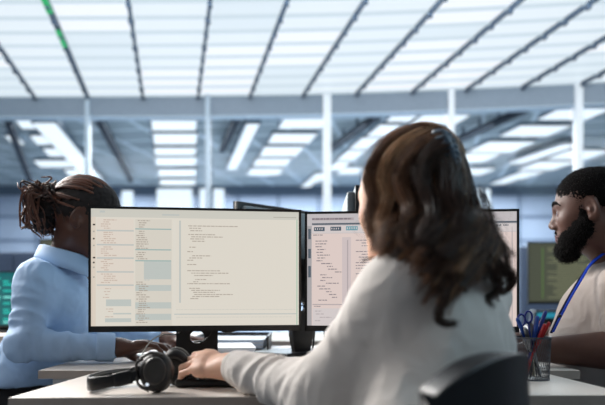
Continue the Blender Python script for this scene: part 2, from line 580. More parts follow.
# header beam over the glass partition
bx = [x * .5 for x in range(-13, 14)]
def ribbon(mb, z0, z1, th, m_, xs=bx, dy=0):
    V = []
    for x in xs:
        y = beamY(x) + dy
        V += [(x, y, z0), (x, y + th, z0), (x, y + th, z1), (x, y, z1)]
    F = []
    for i in range(len(xs) - 1):
        a, c = i * 4, i * 4 + 4
        for q in range(4): F.append((a + q, c + q, c + (q + 1) % 4, a + (q + 1) % 4))
    F += [(0, 1, 2, 3), tuple(len(V) - 4 + q for q in (3, 2, 1, 0))]
    mb.add(V, F, m_)
mb = MB(); ribbon(mb, CZ - .215, CZ + .3, .14, m_beam); ribbon(mb, CZ - .225, CZ - .215, .16, m_thin, dy=-.01)
struct(mb, 'trim_20')
poles = [(-40, .05, m_thin), (88, .045, m_thin), (208, .05, m_thin), (327, .085, m_pole), (451, .06, m_pole), (578, .075, m_pole), (700, .06, m_pole)]
for i, (px_, w, m_) in enumerate(poles):
    x, y = beam_at_px(px_)
    mb = MB(); mb.box((x, y - .02, (CZ - .002) / 2), (w, .035, CZ - .002), m_)
    mb.box((x, y + .035, (CZ - .22) / 2), (w * .6, .07, CZ - .22), m_)
    tag(mb.build('trim_%d' % (21 + i)), kind='structure')
m_glass = glass_mat('partition_glass', (.93, .97, .985, 1), .004)
for i in range(len(poles) - 1):
    (xa, ya), (xb, yb) = beam_at_px(poles[i][0]), beam_at_px(poles[i + 1][0])
    xs = [xa + .05 + (xb - xa - .1) * t / 4 for t in range(5)]
    mb = MB(); ribbon(mb, .05, CZ - .225, .012, m_glass, xs, dy=.065)
    tag(mb.build('window_%d' % (i + 1)), kind='structure')
mb = MB(); ribbon(mb, 0, .05, .1, m_beam); struct(mb, 'baseboard_far')

# ---------------------------------------------------------------- the hall beyond the glass
def hall_ceiling_mat():
    m = bpy.data.materials.new('hall_ceiling_tiles'); m.use_nodes = True
    nt = m.node_tree; N = nt.nodes; L = nt.links; bs = N['Principled BSDF']
    bs.inputs['Roughness'].default_value = .7
    tc = N.new('ShaderNodeTexCoord'); mp = N.new('ShaderNodeMapping')
    mp.inputs['Rotation'].default_value = (0, 0, math.atan(U) * -1)
    br = N.new('ShaderNodeTexBrick'); br.offset = 0
    br.inputs['Scale'].default_value = 1.0
    br.inputs['Brick Width'].default_value = .6; br.inputs['Row Height'].default_value = .6
    br.inputs['Mortar Size'].default_value = .035; br.inputs['Mortar Smooth'].default_value = .2
    br.inputs['Color1'].default_value = lin((156, 168, 174)); br.inputs['Color2'].default_value = lin((134, 147, 154))
    br.inputs['Mortar'].default_value = lin((200, 212, 220))
    L.new(tc.outputs['Object'], mp.inputs['Vector']); L.new(mp.outputs['Vector'], br.inputs['Vector'])
    L.new(br.outputs['Color'], bs.inputs['Base Color'])
    return m
m_hc = hall_ceiling_mat()
m_hw = mat('hall_wall_panel', (172, 184, 206), .5, var=.04, scale=2)
m_hwd = mat('hall_wall_line', (120, 134, 158), .5)
m_hband = mat('hall_band', (96, 110, 128), .6)
EY = 13.6
b = MB(); b.box((0, 10.65, CZ + .06), (14, 6.2, .1), m_hc); struct(b, 'ceiling')
b = MB(); b.box((0, EY + .06, 1.7), (14, .1, 3.4), m_hw)
b.box((0, EY - .02, CZ - .06), (14, .1, .22), m_hband)
for k in range(-9, 10): b.box((k * .78 + .31, EY - .005, 1.5), (.045, .05, 3.0), m_hwd)
for z in (2.46, 2.0, 1.5, 1.0): b.box((0, EY - .005, z), (14, .05, .045), m_hwd)
struct(b, 'wall_far')
m_win = emit('hall_daylight', (232, 242, 252), 1.25)
def hall_window(n, px0, px1, py0, py1, bars, hb):
    y = EY - .08
    a, c = W(px0, py0, y), W(px1, py1, y)
    b = MB(); b.box(((a.x + c.x) / 2, y, (a.z + c.z) / 2), (c.x - a.x, .04, a.z - c.z), m_win)
    for p in bars:
        q = W(p, 200, y); b.box((q.x, y - .03, (a.z + c.z) / 2), (.07, .05, a.z - c.z), m_hband)
    for p in hb:
        q = W(200, p, y); b.box(((a.x + c.x) / 2, y - .03, q.z), (c.x - a.x, .05, .05), m_hwd)
    tag(b.build('window_%d' % n), kind='structure')
hall_window(8, 157, 192, 189, 290, [], [])
hall_window(9, 200, 224, 189, 290, [212], [])
hall_window(10, 461, 490, 189, 290, [474, 483], [])
hall_window(11, 122, 133, 191, 290, [], [])
m_hl = emit('hall_light_diffuser', (244, 249, 255), HALL)
m_hf = mat('hall_light_frame', (120, 135, 150), .4)
def cpt(px, py, H=HC - .02):
    Y = FPX * H / (HZ - py); return ((px - 302.5) * Y / FPX, Y)
fixt = [  # x0, x1, y0, y1, row description
    (11, 55, 118, 127, 'left row, nearest'), (27, 62, 135, 143, 'left row, second'), (40, 71, 148, 155, 'left row, third'),
    (31, 79, 160, 166, 'left row, fourth and widest'), (61, 90, 169, 175, 'left row, farthest'), (2, 13, 135, 143, 'small one at the left picture edge'),
    (148, 193, 120, 129, 'middle row, nearest'), (149, 193, 133, 143, 'middle row, second'), (151, 193, 147, 154, 'middle row, third'),
    (152, 193, 157, 164, 'middle row, fourth'), (155, 193, 169, 175, 'middle row, fifth'), (157, 193, 179, 184, 'middle row, farthest'),
    (281, 325, 118, 127, 'row left of the white post, nearest'), (270, 313, 133, 142, 'row left of the white post, second'),
    (261, 300, 146, 155, 'row left of the white post, third'), (254, 288, 158, 165, 'row left of the white post, fourth'),
    (248, 280, 168, 174, 'row left of the white post, farthest'),
    (395, 419, 110, 120, 'slanting row over the curly hair, nearest'), (376, 396, 124, 135, 'slanting row over the curly hair, second'),
    (358, 376, 137, 148, 'slanting row over the curly hair, third'), (344, 361, 150, 159, 'slanting row over the curly hair, fourth'),
    (333, 347, 161, 169, 'slanting row over the curly hair, fifth'), (312, 325, 173, 181, 'slanting row over the curly hair, sixth'),
    (304, 313, 181, 186, 'slanting row over the curly hair, farthest'),
    (420, 466, 114, 123, 'wide one right of the curly hair'), (342, 362, 167, 173, 'low one right of the white post'),
    (556, 606, 108, 118, 'right side, nearest'), (517, 566, 125, 135, 'right side, second'), (485, 530, 141, 151, 'right side, third'),
    (457, 497, 153, 161, 'right side, fourth'), (565, 606, 150, 158, 'right side, behind the last post'),
    (535, 572, 161, 169, 'right side, sixth'), (519, 540, 171, 178, 'right side, seventh'), (502, 516, 178, 183, 'right side, farthest'),
    (460, 492, 168, 174, 'right side, beside the lit window')]
for (x0, x1, y0, y1, d) in fixt:
    (xa, ya), (xb, _) = cpt(x0, y0), cpt(x1, y0)
    _, yb = cpt(x0, y1)
    L_ = yb - ya; sh = U * L_
    xa -= sh / 2; xb -= sh / 2
    r = thing('hall_ceiling_light', ((xa + xb) / 2 + sh / 2, (ya + yb) / 2, CZ),
              'square white hall lamp behind the glass, ' + d, 'ceiling light', 0, 'lamps in the hall ceiling')
    for nm, ins, z0, z1, m_ in (('frame', -.015, CZ - .03, CZ + .01, m_hf), ('diffuser', 0, CZ - .04, CZ - .028, m_hl)):
        q = MB(); i = ins
        q.prism([(xa + i, ya + i), (xb - i, ya + i), (xb + sh - i, yb - i), (xa + sh + i, yb - i)], z0, z1, m_)
        q.build(nm, r, off=r.location)
# long slanting lamps
for (p0, p1, w, d) in (((44, 117), (100, 182), .26, 'long slanting strip lamp left of the first thin post'),
                       ((253, 118), (232, 164), .14, 'long slanting strip lamp left of the white post'),
                       ((571, 139), (516, 158), .20, 'long slanting strip lamp at the right')):
    a, c = cpt(*p0), cpt(*p1)
    r = thing('hall_strip_light', ((a[0] + c[0]) / 2, (a[1] + c[1]) / 2, CZ), 'bright ' + d + ' in the hall ceiling', 'ceiling light', 0, 'strip lamps in the hall ceiling')
    for nm, ww, z0, z1, m_ in (('housing', w + .05, CZ - .09, CZ - .045, m_hf), ('diffuser', w, CZ - .105, CZ - .088, m_hl)):
        q = MB(); (q.box((a[0], a[1] + .1, CZ - .02), (.02, .02, .06), m_hf), q.box((c[0], c[1] - .1, CZ - .02), (.02, .02, .06), m_hf)) if nm == 'housing' else None
        q.prism([(a[0] - ww / 2, a[1]), (a[0] + ww / 2, a[1]), (c[0] + ww / 2, c[1]), (c[0] - ww / 2, c[1])], z0, z1, m_)
        q.build(nm, r, off=r.location)
m_duct = mat('duct_dark', (36, 46, 60), .7, spec=.2)
# dark service ducts under the hall ceiling
for i, (p0, p1) in enumerate((((96, 113), (131, 180)), ((381, 113), (326, 152)), ((531, 106), (455, 141)), ((238, 116), (222, 150)), ((8, 120), (30, 180)))):
    a, c = cpt(*p0, H=HC - .12), cpt(*p1, H=HC - .12)
    q = MB(); q.prism([(a[0] - .04, a[1]), (a[0] + .04, a[1]), (c[0] + .04, c[1]), (c[0] - .04, c[1])], CZ - .16, CZ - .09, m_duct)
    for s_ in range(4):
        f = (s_ + .5) / 4
        q.box((a[0] + (c[0] - a[0]) * f, a[1] + (c[1] - a[1]) * f, CZ - .045), (.03, .03, .1), m_mull)
    struct(q, 'trim_%d' % (30 + i))

# ---------------------------------------------------------------- desks
def desk(name, label, poly, top=.74, th=.025, m_top=None, panel=None, pedestal=None, group=None, skirt=True):
    xs = [p[0] for p in poly]; ys = [p[1] for p in poly]
    c = ((min(xs) + max(xs)) / 2, (min(ys) + max(ys)) / 2, 0)
    r = thing('office_desk', c, label, 'desk', 0, group)
    q = MB(); q.prism(poly, top - th + .003, top - .001, m_edge)
    ins = .0015
    cx, cy = c[0], c[1]
    def sh(p, e): return (p[0] + (e if p[0] < cx else -e), p[1] + (e if p[1] < cy else -e))
    q.prism([sh(p, .0008) for p in poly], top - .001, top, m_top or m_desk)
    q.build('desktop', r, off=c)
    x0, x1, y0, y1 = min(xs) + .05, max(xs) - .05, min(ys) + .05, max(ys) - .05
    for (x, y) in ((x0, y0), (x1, y0), (x1, y1), (x0, y1)):
        q = MB(); q.box((x, y, (top - th) / 2), (.045, .045, top - th), m_leg, bev=.004)
        q.box((x, y, .01), (.06, .06, .02), m_black); q.build('leg', r, off=c)
    if skirt:
        q = MB()
        q.box((cx, y0, top - th - .03), (x1 - x0, .03, .05), m_leg); q.box((cx, y1, top - th - .03), (x1 - x0, .03, .05), m_leg)
        q.box((x0, cy, top - th - .03), (.03, y1 - y0, .05), m_leg); q.box((x1, cy, top - th - .03), (.03, y1 - y0, .05), m_leg)
        q.build('frame', r, off=c)
    return r
desk('near', 'pale laminate desk at the front holding the headset and pen cup',
     [(-.572, 1.36), (.665, 1.40), (.615, 1.845), (-.532, 1.845)])
desk('far', 'pale laminate desk behind the big monitors where the two others work',
     [(-.70, 1.853), (.735, 1.853), (.735, 2.75), (-.70, 2.75)])
desk('bg', 'grey desk in the middle distance seen below the monitors', [(-1.05, 3.05), (.85, 3.05), (.85, 3.75), (-1.05, 3.75)], m_top=m_deskg)
desk('bg', 'light desk far left carrying the teal screen', [(-3.1, 3.45), (-1.15, 3.45), (-1.15, 4.15), (-3.1, 4.15)])
desk('bg', 'light desk behind the woman in blue carrying an olive screen', [(-3.1, 4.6), (-1.0, 4.6), (-1.0, 5.3), (-3.1, 5.3)])
desk('bg', 'light desk behind the bearded man carrying an olive screen', [(1.0, 3.95), (3.2, 3.95), (3.2, 4.65), (1.0, 4.65)])

def cabinet(x, y, w, d, h, label):
    r = thing('storage_cabinet', (x, y, 0), label, 'cabinet', 0, None)
    mc = mat('slate_cabinet', (62, 76, 98), .45)
    q = MB(); q.box((0, 0, h / 2), (w, d, h), mc, bev=.01); q.build('body', r)
    n = max(1, round(w / .5))
    for i in range(n):
        q = MB(); q.box((-w / 2 + (i + .5) * w / n, -d / 2 - .012, h / 2 + .02), (w / n - .02, .02, h - .1), mc, bev=.004); dd = q.build('door', r)
        q = MB(); q.box((-w / 2 + (i + .85) * w / n, -d / 2 - .03, h / 2 + .1), (.015, .02, .14), m_steel); q.build('handle', dd)
cabinet(-3.0, 6.3, 2.0, .45, 1.31, 'long slate storage cabinet against the glass, behind the woman in blue')
cabinet(2.05, 6.0, .5, .45, 1.34, 'narrow slate cabinet seen beside the right monitor edge')
cabinet(3.25, 6.0, 1.5, .45, 1.2, 'wide slate cabinet behind the bearded man')

# ---------------------------------------------------------------- monitors
def monitor(loc, rz, w, h, zb, label, screen=None, stand=True, m_back=None, group=None, zdesk=.74, base=True, hole=True, neckdx=0, cable=True):
    """front faces local -y; loc = centre of the screen's lower edge on plan; zb = height of lower edge"""
    r = thing('computer_monitor', (loc[0], loc[1], zdesk), label, 'monitor', rz, group)
    z0 = zb - zdesk; mb_ = m_back or m_grey; bz = .006
    q = MB()
    q.box((0, .008, z0 + h / 2), (w, .014, h), m_black, bev=.003)
    q.box((0, .026, z0 + h / 2), (w * .94, .026, h * .9), mb_, bev=.008)
    q.box((0, .045, z0 + h / 2 - .02), (w * .42, .024, h * .5), mb_, bev=.008)
    q.build('housing', r, angle=40)
    q = MB()
    # bezel strips around the screen
    q.box((0, -.001, z0 + h - bz / 2), (w, .006, bz), m_black); q.box((0, -.001, z0 + .0075), (w, .006, .015), m_black)
    q.box((-w / 2 + bz / 2, -.001, z0 + h / 2), (bz, .006, h), m_black); q.box((w / 2 - bz / 2, -.001, z0 + h / 2), (bz, .006, h), m_black)
    q.build('bezel', r)
    sw, sh_, sz = w - 2 * bz, h - bz - .015, z0 + .015
    q = MB()
    def R(u0, v0, u1, v1, m_, lev=1):
        y = .0008 - .0003 * lev
        x0, x1 = -sw / 2 + u0 * sw, -sw / 2 + u1 * sw
        a, c = sz + sh_ * (1 - v0), sz + sh_ * (1 - v1)
        q.quad((x0, y, c), (x1, y, c), (x1, y, a), (x0, y, a), m_)
    if screen: screen(R)
    q.build('screen', r)
    if stand:
        q = MB(); zt = z0 + h * .42; hw = .055
        ys, yb = .058, .075
        # flat neck with an oval cable hole
        n = 24; cz = z0 - .018 if hole else zt * .5; ry, rx = .017, .019
        O = []; I = []
        top, bot = zt, .012
        for k in range(n):
            a = 2 * math.pi * k / n; ca, sa = math.cos(a), math.sin(a)
            I.append((neckdx + rx * ca, cz + ry * sa))
            s_ = 1 / max(abs(ca) / hw, (abs(sa) / (top - cz)) if sa > 0 else (abs(sa) / (cz - bot)) if sa < 0 else 1e-9)
            O.append((neckdx + s_ * ca, cz + s_ * sa))
        V = [(x, ys, z) for x, z in O] + [(x, ys, z) for x, z in I] + [(x, yb, z) for x, z in O] + [(x, yb, z) for x, z in I]
        F = []
        for k in range(n):
            k2 = (k + 1) % n
            F += [(k, k2, n + k2, n + k), (2 * n + k, 3 * n + k, 3 * n + k2, 2 * n + k2), (k, 2 * n + k, 2 * n + k2, k2), (n + k, n + k2, 3 * n + k2, 3 * n + k)]
        q.add(V, F, m_black)
        q.build('neck', r)
        if base:
            q = MB(); q.box((neckdx, .02, .006), (.24, .17, .012), m_black, bev=.005); q.build('base', r)
        if cable:
            q = MB()
            pts = [(neckdx + .04, .05, z0 + .05), (neckdx + .035, .052, z0 - .004), (neckdx + .018, .05, z0 - .03), (neckdx - .0, .07, z0 - .03), (neckdx - .03, .12, z0 - .05), (neckdx - .05, .14, .004)]
            q.tube(bez(pts, 20), .003, m_black, 6)
            pts = [(neckdx + .04, .06, z0 + .03), (neckdx + .075, .08, z0 - .006), (neckdx + .14, .09, z0 + .012), (neckdx + .2, .06, z0 + .05)]
            q.tube(bez(pts, 14), .003, m_black, 6)
            q.build('cable', r)
    return r
def bez(P, n):
    P = [Vector(p) for p in P]; out = []
    Q = [P[0] * 2 - P[1]] + P + [P[-1] * 2 - P[-2]]
    segs = len(P) - 1
    for i in range(n + 1):
        t = i / n * segs; k = min(int(t), segs - 1); t -= k
        a, b_, c, d = Q[k], Q[k + 1], Q[k + 2], Q[k + 3]
        out.append(.5 * ((2 * b_) + (c - a) * t + (2 * a - 5 * b_ + 4 * c - d) * t * t + (3 * b_ - a - 3 * c + d) * t ** 3))
    return out

E = lambda n, c, s=0.95: emit('screen_' + n, c, s)
s_bg, s_bar, s_colA, s_colB = E('cream', (224, 218, 206)), E('bar', (207, 205, 195)), E('column', (225, 215, 203)), E('column2', (217, 211, 199))
s_blue, s_teal, s_sep, s_txt, s_txt2, s_side = E('block', (192, 198, 193)), E('teal', (150, 178, 176)), E('separator', (192, 196, 192)), E('text', (172, 160, 148)), E('text_red', (200, 180, 166)), E('side', (221, 209, 194))
s_dot = E('dot', (70, 64, 60)); s_line = E('line', (178, 174, 164)); s_green = E('edge', (176, 200, 180)); s_lo = E('footer', (224, 219, 208))
def text_rows(R, px2uv, rows, m_, rnd, h=1.0, lev=2):
    for (x0, x1, y) in rows:
        x = x0
        while x < x1:
            w_ = rnd.uniform(1.2, 4.6); w_ = min(w_, x1 - x)
            u0, v0 = px2uv(x, y); u1, v1 = px2uv(x + w_, y + h)
            R(u0, v0, u1, v1, m_, lev); x += w_ + rnd.uniform(.5, .9)
def screen_left(R):
    rnd = random.Random(7)
    f = lambda x, y: ((x - 90.5) / 209.0, (y - 208.0) / 121.0)
    def B(x0, y0, x1, y1, m_, lev=1): R(*f(x0, y0), *f(x1, y1), m_, lev)
    R(0, 0, 1, 1, s_bg, 0)
    B(90.5, 208, 299.5, 216.5, s_bar); B(99, 210, 104, 212, s_sep, 2); B(160, 212.5, 177, 214, s_sep, 2)
    B(90.5, 216.5, 95, 329, s_side)
    for y in (224.5, 231.5, 239, 246, 258.5, 263.5, 268.5, 278.5): B(92.3, y - .8, 94 + (.6 if y in (224.5, 258.5) else 0), y + .8, s_dot if y in (224.5, 239, 258.5, 263.5) else s_line, 2)
    B(96, 218, 132, 291, s_colA); B(133.5, 218, 169.5, 329, s_colB)
    for y in (229.7, 244.3, 258, 272.3, 286): B(96, y, 132, y + 1.5, s_sep, 2)
    y = 219
    while y < 286:
        if min(abs(y - q) for q in (229.7, 244.3, 258, 272.3, 286)) > 1.6:
            x = rnd.choice((100, 102.5, 103)); text_rows(R, f, [(x, x + rnd.uniform(5, 13), y)], s_txt2, rnd, .9, 2)
        y += 2.15
    for (a, b_, c, d) in ((105, 301.5, 129.5, 308.5), (112, 315.5, 129.5, 317), (104, 321, 129.5, 325)): B(a, b_, c, d, s_blue, 2)
    text_rows(R, f, [(104, 110, 290), (103, 109, 293), (104, 108, 296), (102, 108, 299), (105, 112, 311), (107, 112, 313.5), (104, 112, 319)], s_txt2, rnd, .8)
    for (a, b_, c, d) in ((142, 262, 169, 280.5), (133.5, 286.5, 169, 292.7), (133.5, 304.5, 169, 311), (133.5, 316.5, 169, 323)): B(a, b_, c, d, s_blue, 2)
    for y in (227.8, 249.3, 260.8): B(133.5, y, 169, y + 1.1, s_teal, 3)
    y = 219.3
    while y < 326:
        if not (227 < y < 229.5 or 248.5 < y < 250.8 or 260 < y < 262.5):
            inb = 262 < y < 281
            x = 142.5 if inb else rnd.choice((134.5, 136, 137))
            text_rows(R, f, [(x, x + rnd.uniform(5, 12), y)], s_txt if not inb else s_sep, rnd, .9, 3)
        y += 2.2
    B(171, 218, 173.5, 329, s_lo, 1); B(177, 219, 178.6, 305, s_sep, 2)
    rows = [(186, 236, 224), (187, 199, 226.4), (188, 200, 229), (186, 213, 233), (189, 221, 235.4), (188, 202, 237.6), (190, 203, 240), (187, 194, 246.3),
            (185, 191, 251), (190, 209, 255.3), (187, 200, 257.6), (185, 191, 260), (185, 194, 264.5), (185, 218, 271), (189, 227, 273.5), (192, 211, 276),
            (193, 204, 280.2), (191, 196, 282.6), (185, 228, 284.6), (187, 198, 289.5), (189, 218, 291.6), (191, 213, 293.7), (192, 231, 296), (190, 218, 298.1), (188, 196, 300.3)]
    text_rows(R, f, rows, s_txt, rnd, .85, 2)
    B(172, 316.5, 298, 317.6, s_sep, 2)
    text_rows(R, f, [(174, 296, 312), (174, 292, 320)], s_bar, rnd, .6, 2)
    B(297, 216, 298.2, 329, s_green, 2); B(273, 213.5, 297, 214.3, s_line, 2)
r_bg, r_top, r_side, r_mid, r_txt, r_dk, r_btn, r_dv = E('rose', (224, 206, 200)), E('rose_bar', (196, 190, 192)), E('rose_side', (172, 168, 170)), E('rose_mid', (208, 194, 194)), E('rose_text', (128, 120, 126)), E('rose_dark', (88, 98, 108)), E('rose_button', (72, 88, 102)), E('rose_divider', (178, 166, 168))
r_teal = E('rose_teal', (110, 160, 172)); r_lt = E('rose_light', (214, 205, 204))
def screen_right(R):
    rnd = random.Random(11)
    f = lambda x, y: ((x - 307.0) / 210.0, (y - 212.5) / 117.0)
    def B(x0, y0, x1, y1, m_, lev=1): R(*f(x0, y0), *f(x1, y1), m_, lev)
    R(0, 0, 1, 1, r_bg, 0)
    B(307, 212.5, 517, 233, r_top); B(312, 216.6, 355, 219.2, r_dv, 2); B(312, 222.2, 517, 224, r_dk, 2)
    text_rows(R, f, [(312, 352, 217), (360, 400, 217)], r_txt, rnd, 1.6, 3)
    B(312, 225, 517, 232.5, r_lt, 2)
    for x0, x1, y0, y1, m_ in ((314, 325, 226.3, 230.5, r_btn), (331, 342, 226, 230.2, r_btn), (347, 359, 225.7, 230, r_teal), (496, 502, 225.5, 227, r_dk), (504, 509, 225.5, 227, r_dk)):
        B(x0, y0, x1, y1, m_, 3)
        x = x0 + 1
        while x < x1 - 1.5: B(x, y0 + 1.1, x + .9, y1 - 1.3, r_lt, 4); x += 2.3
    B(307, 225, 311.6, 330, r_side, 2)
    for y0, y1 in ((228, 239), (249, 259), (267, 279)): B(308, y0, 310.8, y1, r_dk, 3)
    text_rows(R, f, [(313, 323, 234.2)], r_txt, rnd, .8, 2)
    B(343, 237, 352, 330, r_mid); B(348, 240, 349.2, 325, r_dv, 2)
    y = 240.5; pat = [0, 0, 0, 2, 1, 2, 2, 1, 6, 12, 13, 20, 5, 7, 5, 11, 2, 4, 11, 14, 17, 3]
    for k, ind in enumerate(pat):
        text_rows(R, f, [(315.5 + ind, 315.5 + ind + rnd.uniform(5, 13), y)], r_txt, rnd, .9, 2); y += 2.95
    B(312.5, 307, 343, 308, r_dv, 2); B(312.5, 311.5, 343, 330, r_lt, 2); text_rows(R, f, [(314, 321, 309)], r_txt, rnd, .7, 3)
    text_rows(R, f, [(315, 322, 314), (316, 324, 317), (320, 332, 320.5), (315, 321, 324)], r_dv, rnd, .8, 3)
    rows = []
    y = 240
    while y < 300:
        x = rnd.choice((357, 360, 363)); rows.append((x, x + rnd.uniform(10, 45), y)); y += 2.9 if rnd.random() > .2 else 6
    text_rows(R, f, rows, r_txt, rnd, .8, 2)
    B(512.2, 228, 513, 330, r_dv, 2)
def screen_olive(R):
    rnd = random.Random(3)
    a, b_, c = E('olive', (74, 78, 64)), E('olive_light', (116, 118, 92)), E('olive_green', (84, 112, 62))
    R(0, 0, 1, 1, a, 0); R(.14, .08, .155, .95, c, 1)
    for k in range(22):
        x = rnd.choice((.2, .26, .3)); R(x, .08 + k * .04, x + rnd.uniform(.25, .6), .1 + k * .04, b_, 1)
def screen_teal(R):
    rnd = random.Random(5)
    a, b_, c = E('teal_dark', (6, 100, 104)), E('teal_mid', (20, 190, 176)), E('teal_light', (130, 235, 225))
    R(0, 0, 1, 1, a, 0)
    for k in range(16):
        for j in range(9):
            if rnd.random() < .6: x = j * .11; R(x, .03 + k * .06, x + rnd.uniform(.03, .1), .065 + k * .06, b_ if rnd.random() < .7 else c, 1)
def screen_grey(R):
    rnd = random.Random(9)
    a, b_ = E('soft_blue', (120, 138, 160)), E('soft_blue_light', (170, 186, 205))
    R(0, 0, 1, 1, a, 0)
    for k in range(18): R(.08, .06 + k * .05, .08 + rnd.uniform(.2, .7), .08 + k * .05, b_, 1)

def mon_from(xl, yl, xr, yr): return ((xl + xr) / 2, (yl + yr) / 2), math.atan2(yr - yl, xr - xl), math.hypot(xr - xl, yr - yl)
c, a, w = mon_from(-.541, 1.77, -.004, 1.853)
monitor(c, a, w, .319, .846, 'big black-framed monitor left of centre with a cream code window', screen_left)
c, a, w = mon_from(.0067, 1.875, .56, 1.81)
monitor(c, a, w, .319, .8435, 'black-framed monitor with a rose-tinted window, half hidden by the curly hair', screen_right, neckdx=.0)
c, a, w = mon_from(-.215, 2.20, .105, 2.585)
m_b3 = mat('monitor_back_grey', (120, 132, 138), .45)
monitor(c, a + math.pi, w, .30, .935, 'grey-backed monitor rising above the big monitor\'s top edge, turned left', screen_grey, m_back=m_b3, hole=False)
c, a, w = mon_from(.166, 2.0, .176, 2.56)
monitor(c, a, w, .32, .935, 'black-edged monitor seen nearly edge-on beside the brown-haired woman\'s face', screen_grey, m_back=m_b3, hole=False)
monitor((-1.62, 3.72), math.radians(6), .56, .30, .745 + .02, 'monitor glowing teal at the left picture edge', screen_teal, hole=False, cable=False)
monitor((-1.55, 4.85), math.radians(-4), .56, .36, .97, 'olive code monitor behind the neck of the woman in blue', screen_olive, hole=False, cable=False)
monitor((1.66, 4.25), math.radians(4), .60, .375, .885, 'olive code monitor behind the bearded man\'s chin', screen_olive, hole=False, cable=False)
r = thing('docking_station', (1.46, 4.12, .74), 'small dark box with a cyan glowing front under the olive monitor', 'electronics')
q = MB(); q.box((0, 0, .055), (.22, .12, .11), m_black, bev=.01); q.build('case', r)
q = MB(); q.box((-.02, -.062, .082), (.16, .006, .03), emit('cyan_led', (30, 130, 155), 1.0)); q.build('indicator', r)

# ---------------------------------------------------------------- keyboard, mouse, papers
r = thing('computer_keyboard', (-.06, 1.585, .74), 'black keyboard under the brown-haired woman\'s hand', 'keyboard', math.radians(4))
q = MB(); q.box((0, 0, .010), (.44, .135, .016), m_black, bev=.005); q.build('base', r)
m_key = mat('key_black', (24, 25, 27), .28)
q = MB()
for j in range(6):
    for i in range(20):
        q.box((-.205 + i * .0215, -.052 + j * .0205, .0215), (.018, .0165, .008), m_key, bev=.0025)
tag(q.build('keys', r), kind=None)
r = thing('computer_mouse', (-.455, 2.20, .74), 'white rounded mouse beside the hand of the woman in blue', 'mouse', .4)
q = MB(); V = []; n = 16
prof = [(0.0, 1.0), (.35, 1.0), (.6, .93), (.85, .7), (1.0, .35), (1.06, .0)]
for (h_, s_) in prof:
    for k in range(n):
        a = 2 * math.pi * k / n; V.append((.03 * s_ * math.cos(a), .05 * s_ * math.sin(a), .036 * h_))
F = [(i * n + k, i * n + (k + 1) % n, (i + 1) * n + (k + 1) % n, (i + 1) * n + k) for i in range(5) for k in range(n)] + [tuple(range(n - 1, -1, -1))]
q.add(V, F, m_white); q.build('body', r, smooth=True)
q = MB(); q.lathe([(.004, -.004), (.009, -.004), (.009, .004), (.004, .004)], m_grey, (0, .026, .034), 12, Matrix.Rotation(math.pi / 2, 3, 'Y')); q.build('wheel', r)
r = thing('paper_stack', (-.235, 2.18, .74), 'stack of white sheets on the desk right of the monitor stand', 'papers', .12)
q = MB(); rr = random.Random(2)
for k in range(14): q.box((rr.uniform(-.003, .003), rr.uniform(-.003, .003), .0016 + k * .0031), (.16, .22, .0028), m_paper, rz=rr.uniform(-.03, .03))
q.build('sheets', r)
r = thing('document_tray', (-.25, 2.61, .74), 'low black tray of bluish papers seen under the monitors', 'tray')
q = MB(); q.box((0, 0, .004), (.26, .28, .008), m_black); q.box((-.127, 0, .03), (.006, .28, .05), m_black); q.box((.127, 0, .03), (.006, .28, .05), m_black); q.box((0, .138, .03), (.26, .006, .05), m_black); q.build('tray', r)
q = MB(); m_paper2 = mat('grey_paper', (176, 186, 198), .7); mbp = mat('blue_paper', (150, 180, 214), .7)
for k in range(8): q.box((rr.uniform(-.004, .004), 0, .011 + k * .004), (.22, .25, .0035), m_paper2 if k % 3 else mbp, rz=rr.uniform(-.02, .02))
q.build('papers', r)

# ---------------------------------------------------------------- headset
HX, HY = -.345, 1.475
r = thing('headset', (HX, HY, .74), 'black over-ear headset lying on the front desk', 'headset')
def rel(p): return (p[0] - HX, p[1] - HY, p[2] - .74)
m_hs = mat('headset_black', (14, 14, 15), .42)
m_hsg = mat('headset_satin', (58, 54, 50), .33)
m_cush = mat('ear_cushion_leather', (22, 20, 19), .45, bump=.3, bscale=250)
# headband lies on its side: loop from the near ear cup out to the left and back to the far cup
near = Vector((-.298, 1.432, .7825)); far = Vector((-.28, 1.56, .7825))
loop = [near + Vector((-.035, .0, -.005)), Vector((-.370, 1.420, .769)), Vector((-.405, 1.412, .763)), Vector((-.430, 1.420, .759)), Vector((-.444, 1.455, .7595)),
        Vector((-.440, 1.505, .7605)), Vector((-.415, 1.545, .763)), Vector((-.36, 1.565, .768)), far + Vector((-.03, .005, 0))]
pts = bez(loop, 60)
def band(mb, pts, hh, th, m_, lift=0, inset=0):
    V = []; n = len(pts)
    for i, p in enumerate(pts):
        t = (pts[min(i + 1, n - 1)] - pts[max(i - 1, 0)]).normalized(); w = Vector((t.y, -t.x, 0)).normalized() * -1
        w = Vector((-t.y, t.x, 0)).normalized()
        u = t.cross(w).normalized()
        f = hh if not callable(hh) else hh(i / (n - 1))
        for k in range(12):
            a = 2 * math.pi * k / 12; ca, sa = math.cos(a), math.sin(a)
            ca = abs(ca) ** .5 * (1 if ca > 0 else -1); sa = abs(sa) ** .5 * (1 if sa > 0 else -1)
            V.append(rel(p + w * (ca * th + inset) + u * (sa * f) + Vector((0, 0, lift))))
    F = [(i * 12 + k, i * 12 + (k + 1) % 12, (i + 1) * 12 + (k + 1) % 12, (i + 1) * 12 + k) for i in range(n - 1) for k in range(12)]
    F += [tuple(range(11, -1, -1)), tuple((n - 1) * 12 + k for k in range(12))]
    mb.add(V, F, m_)
q = MB(); band(q, pts, lambda t: .0105 + .0035 * math.sin(t * math.pi), .003, m_hs); q.build('headband', r, smooth=True)
q = MB(); band(q, pts[12:50], .0105, .004, m_cush, 0, -.0055); q.build('headband_pad', r, smooth=True)
q = MB(); band(q, pts[3:11], .0145, .0055, m_hs); q.build('size_slider', r, smooth=True)
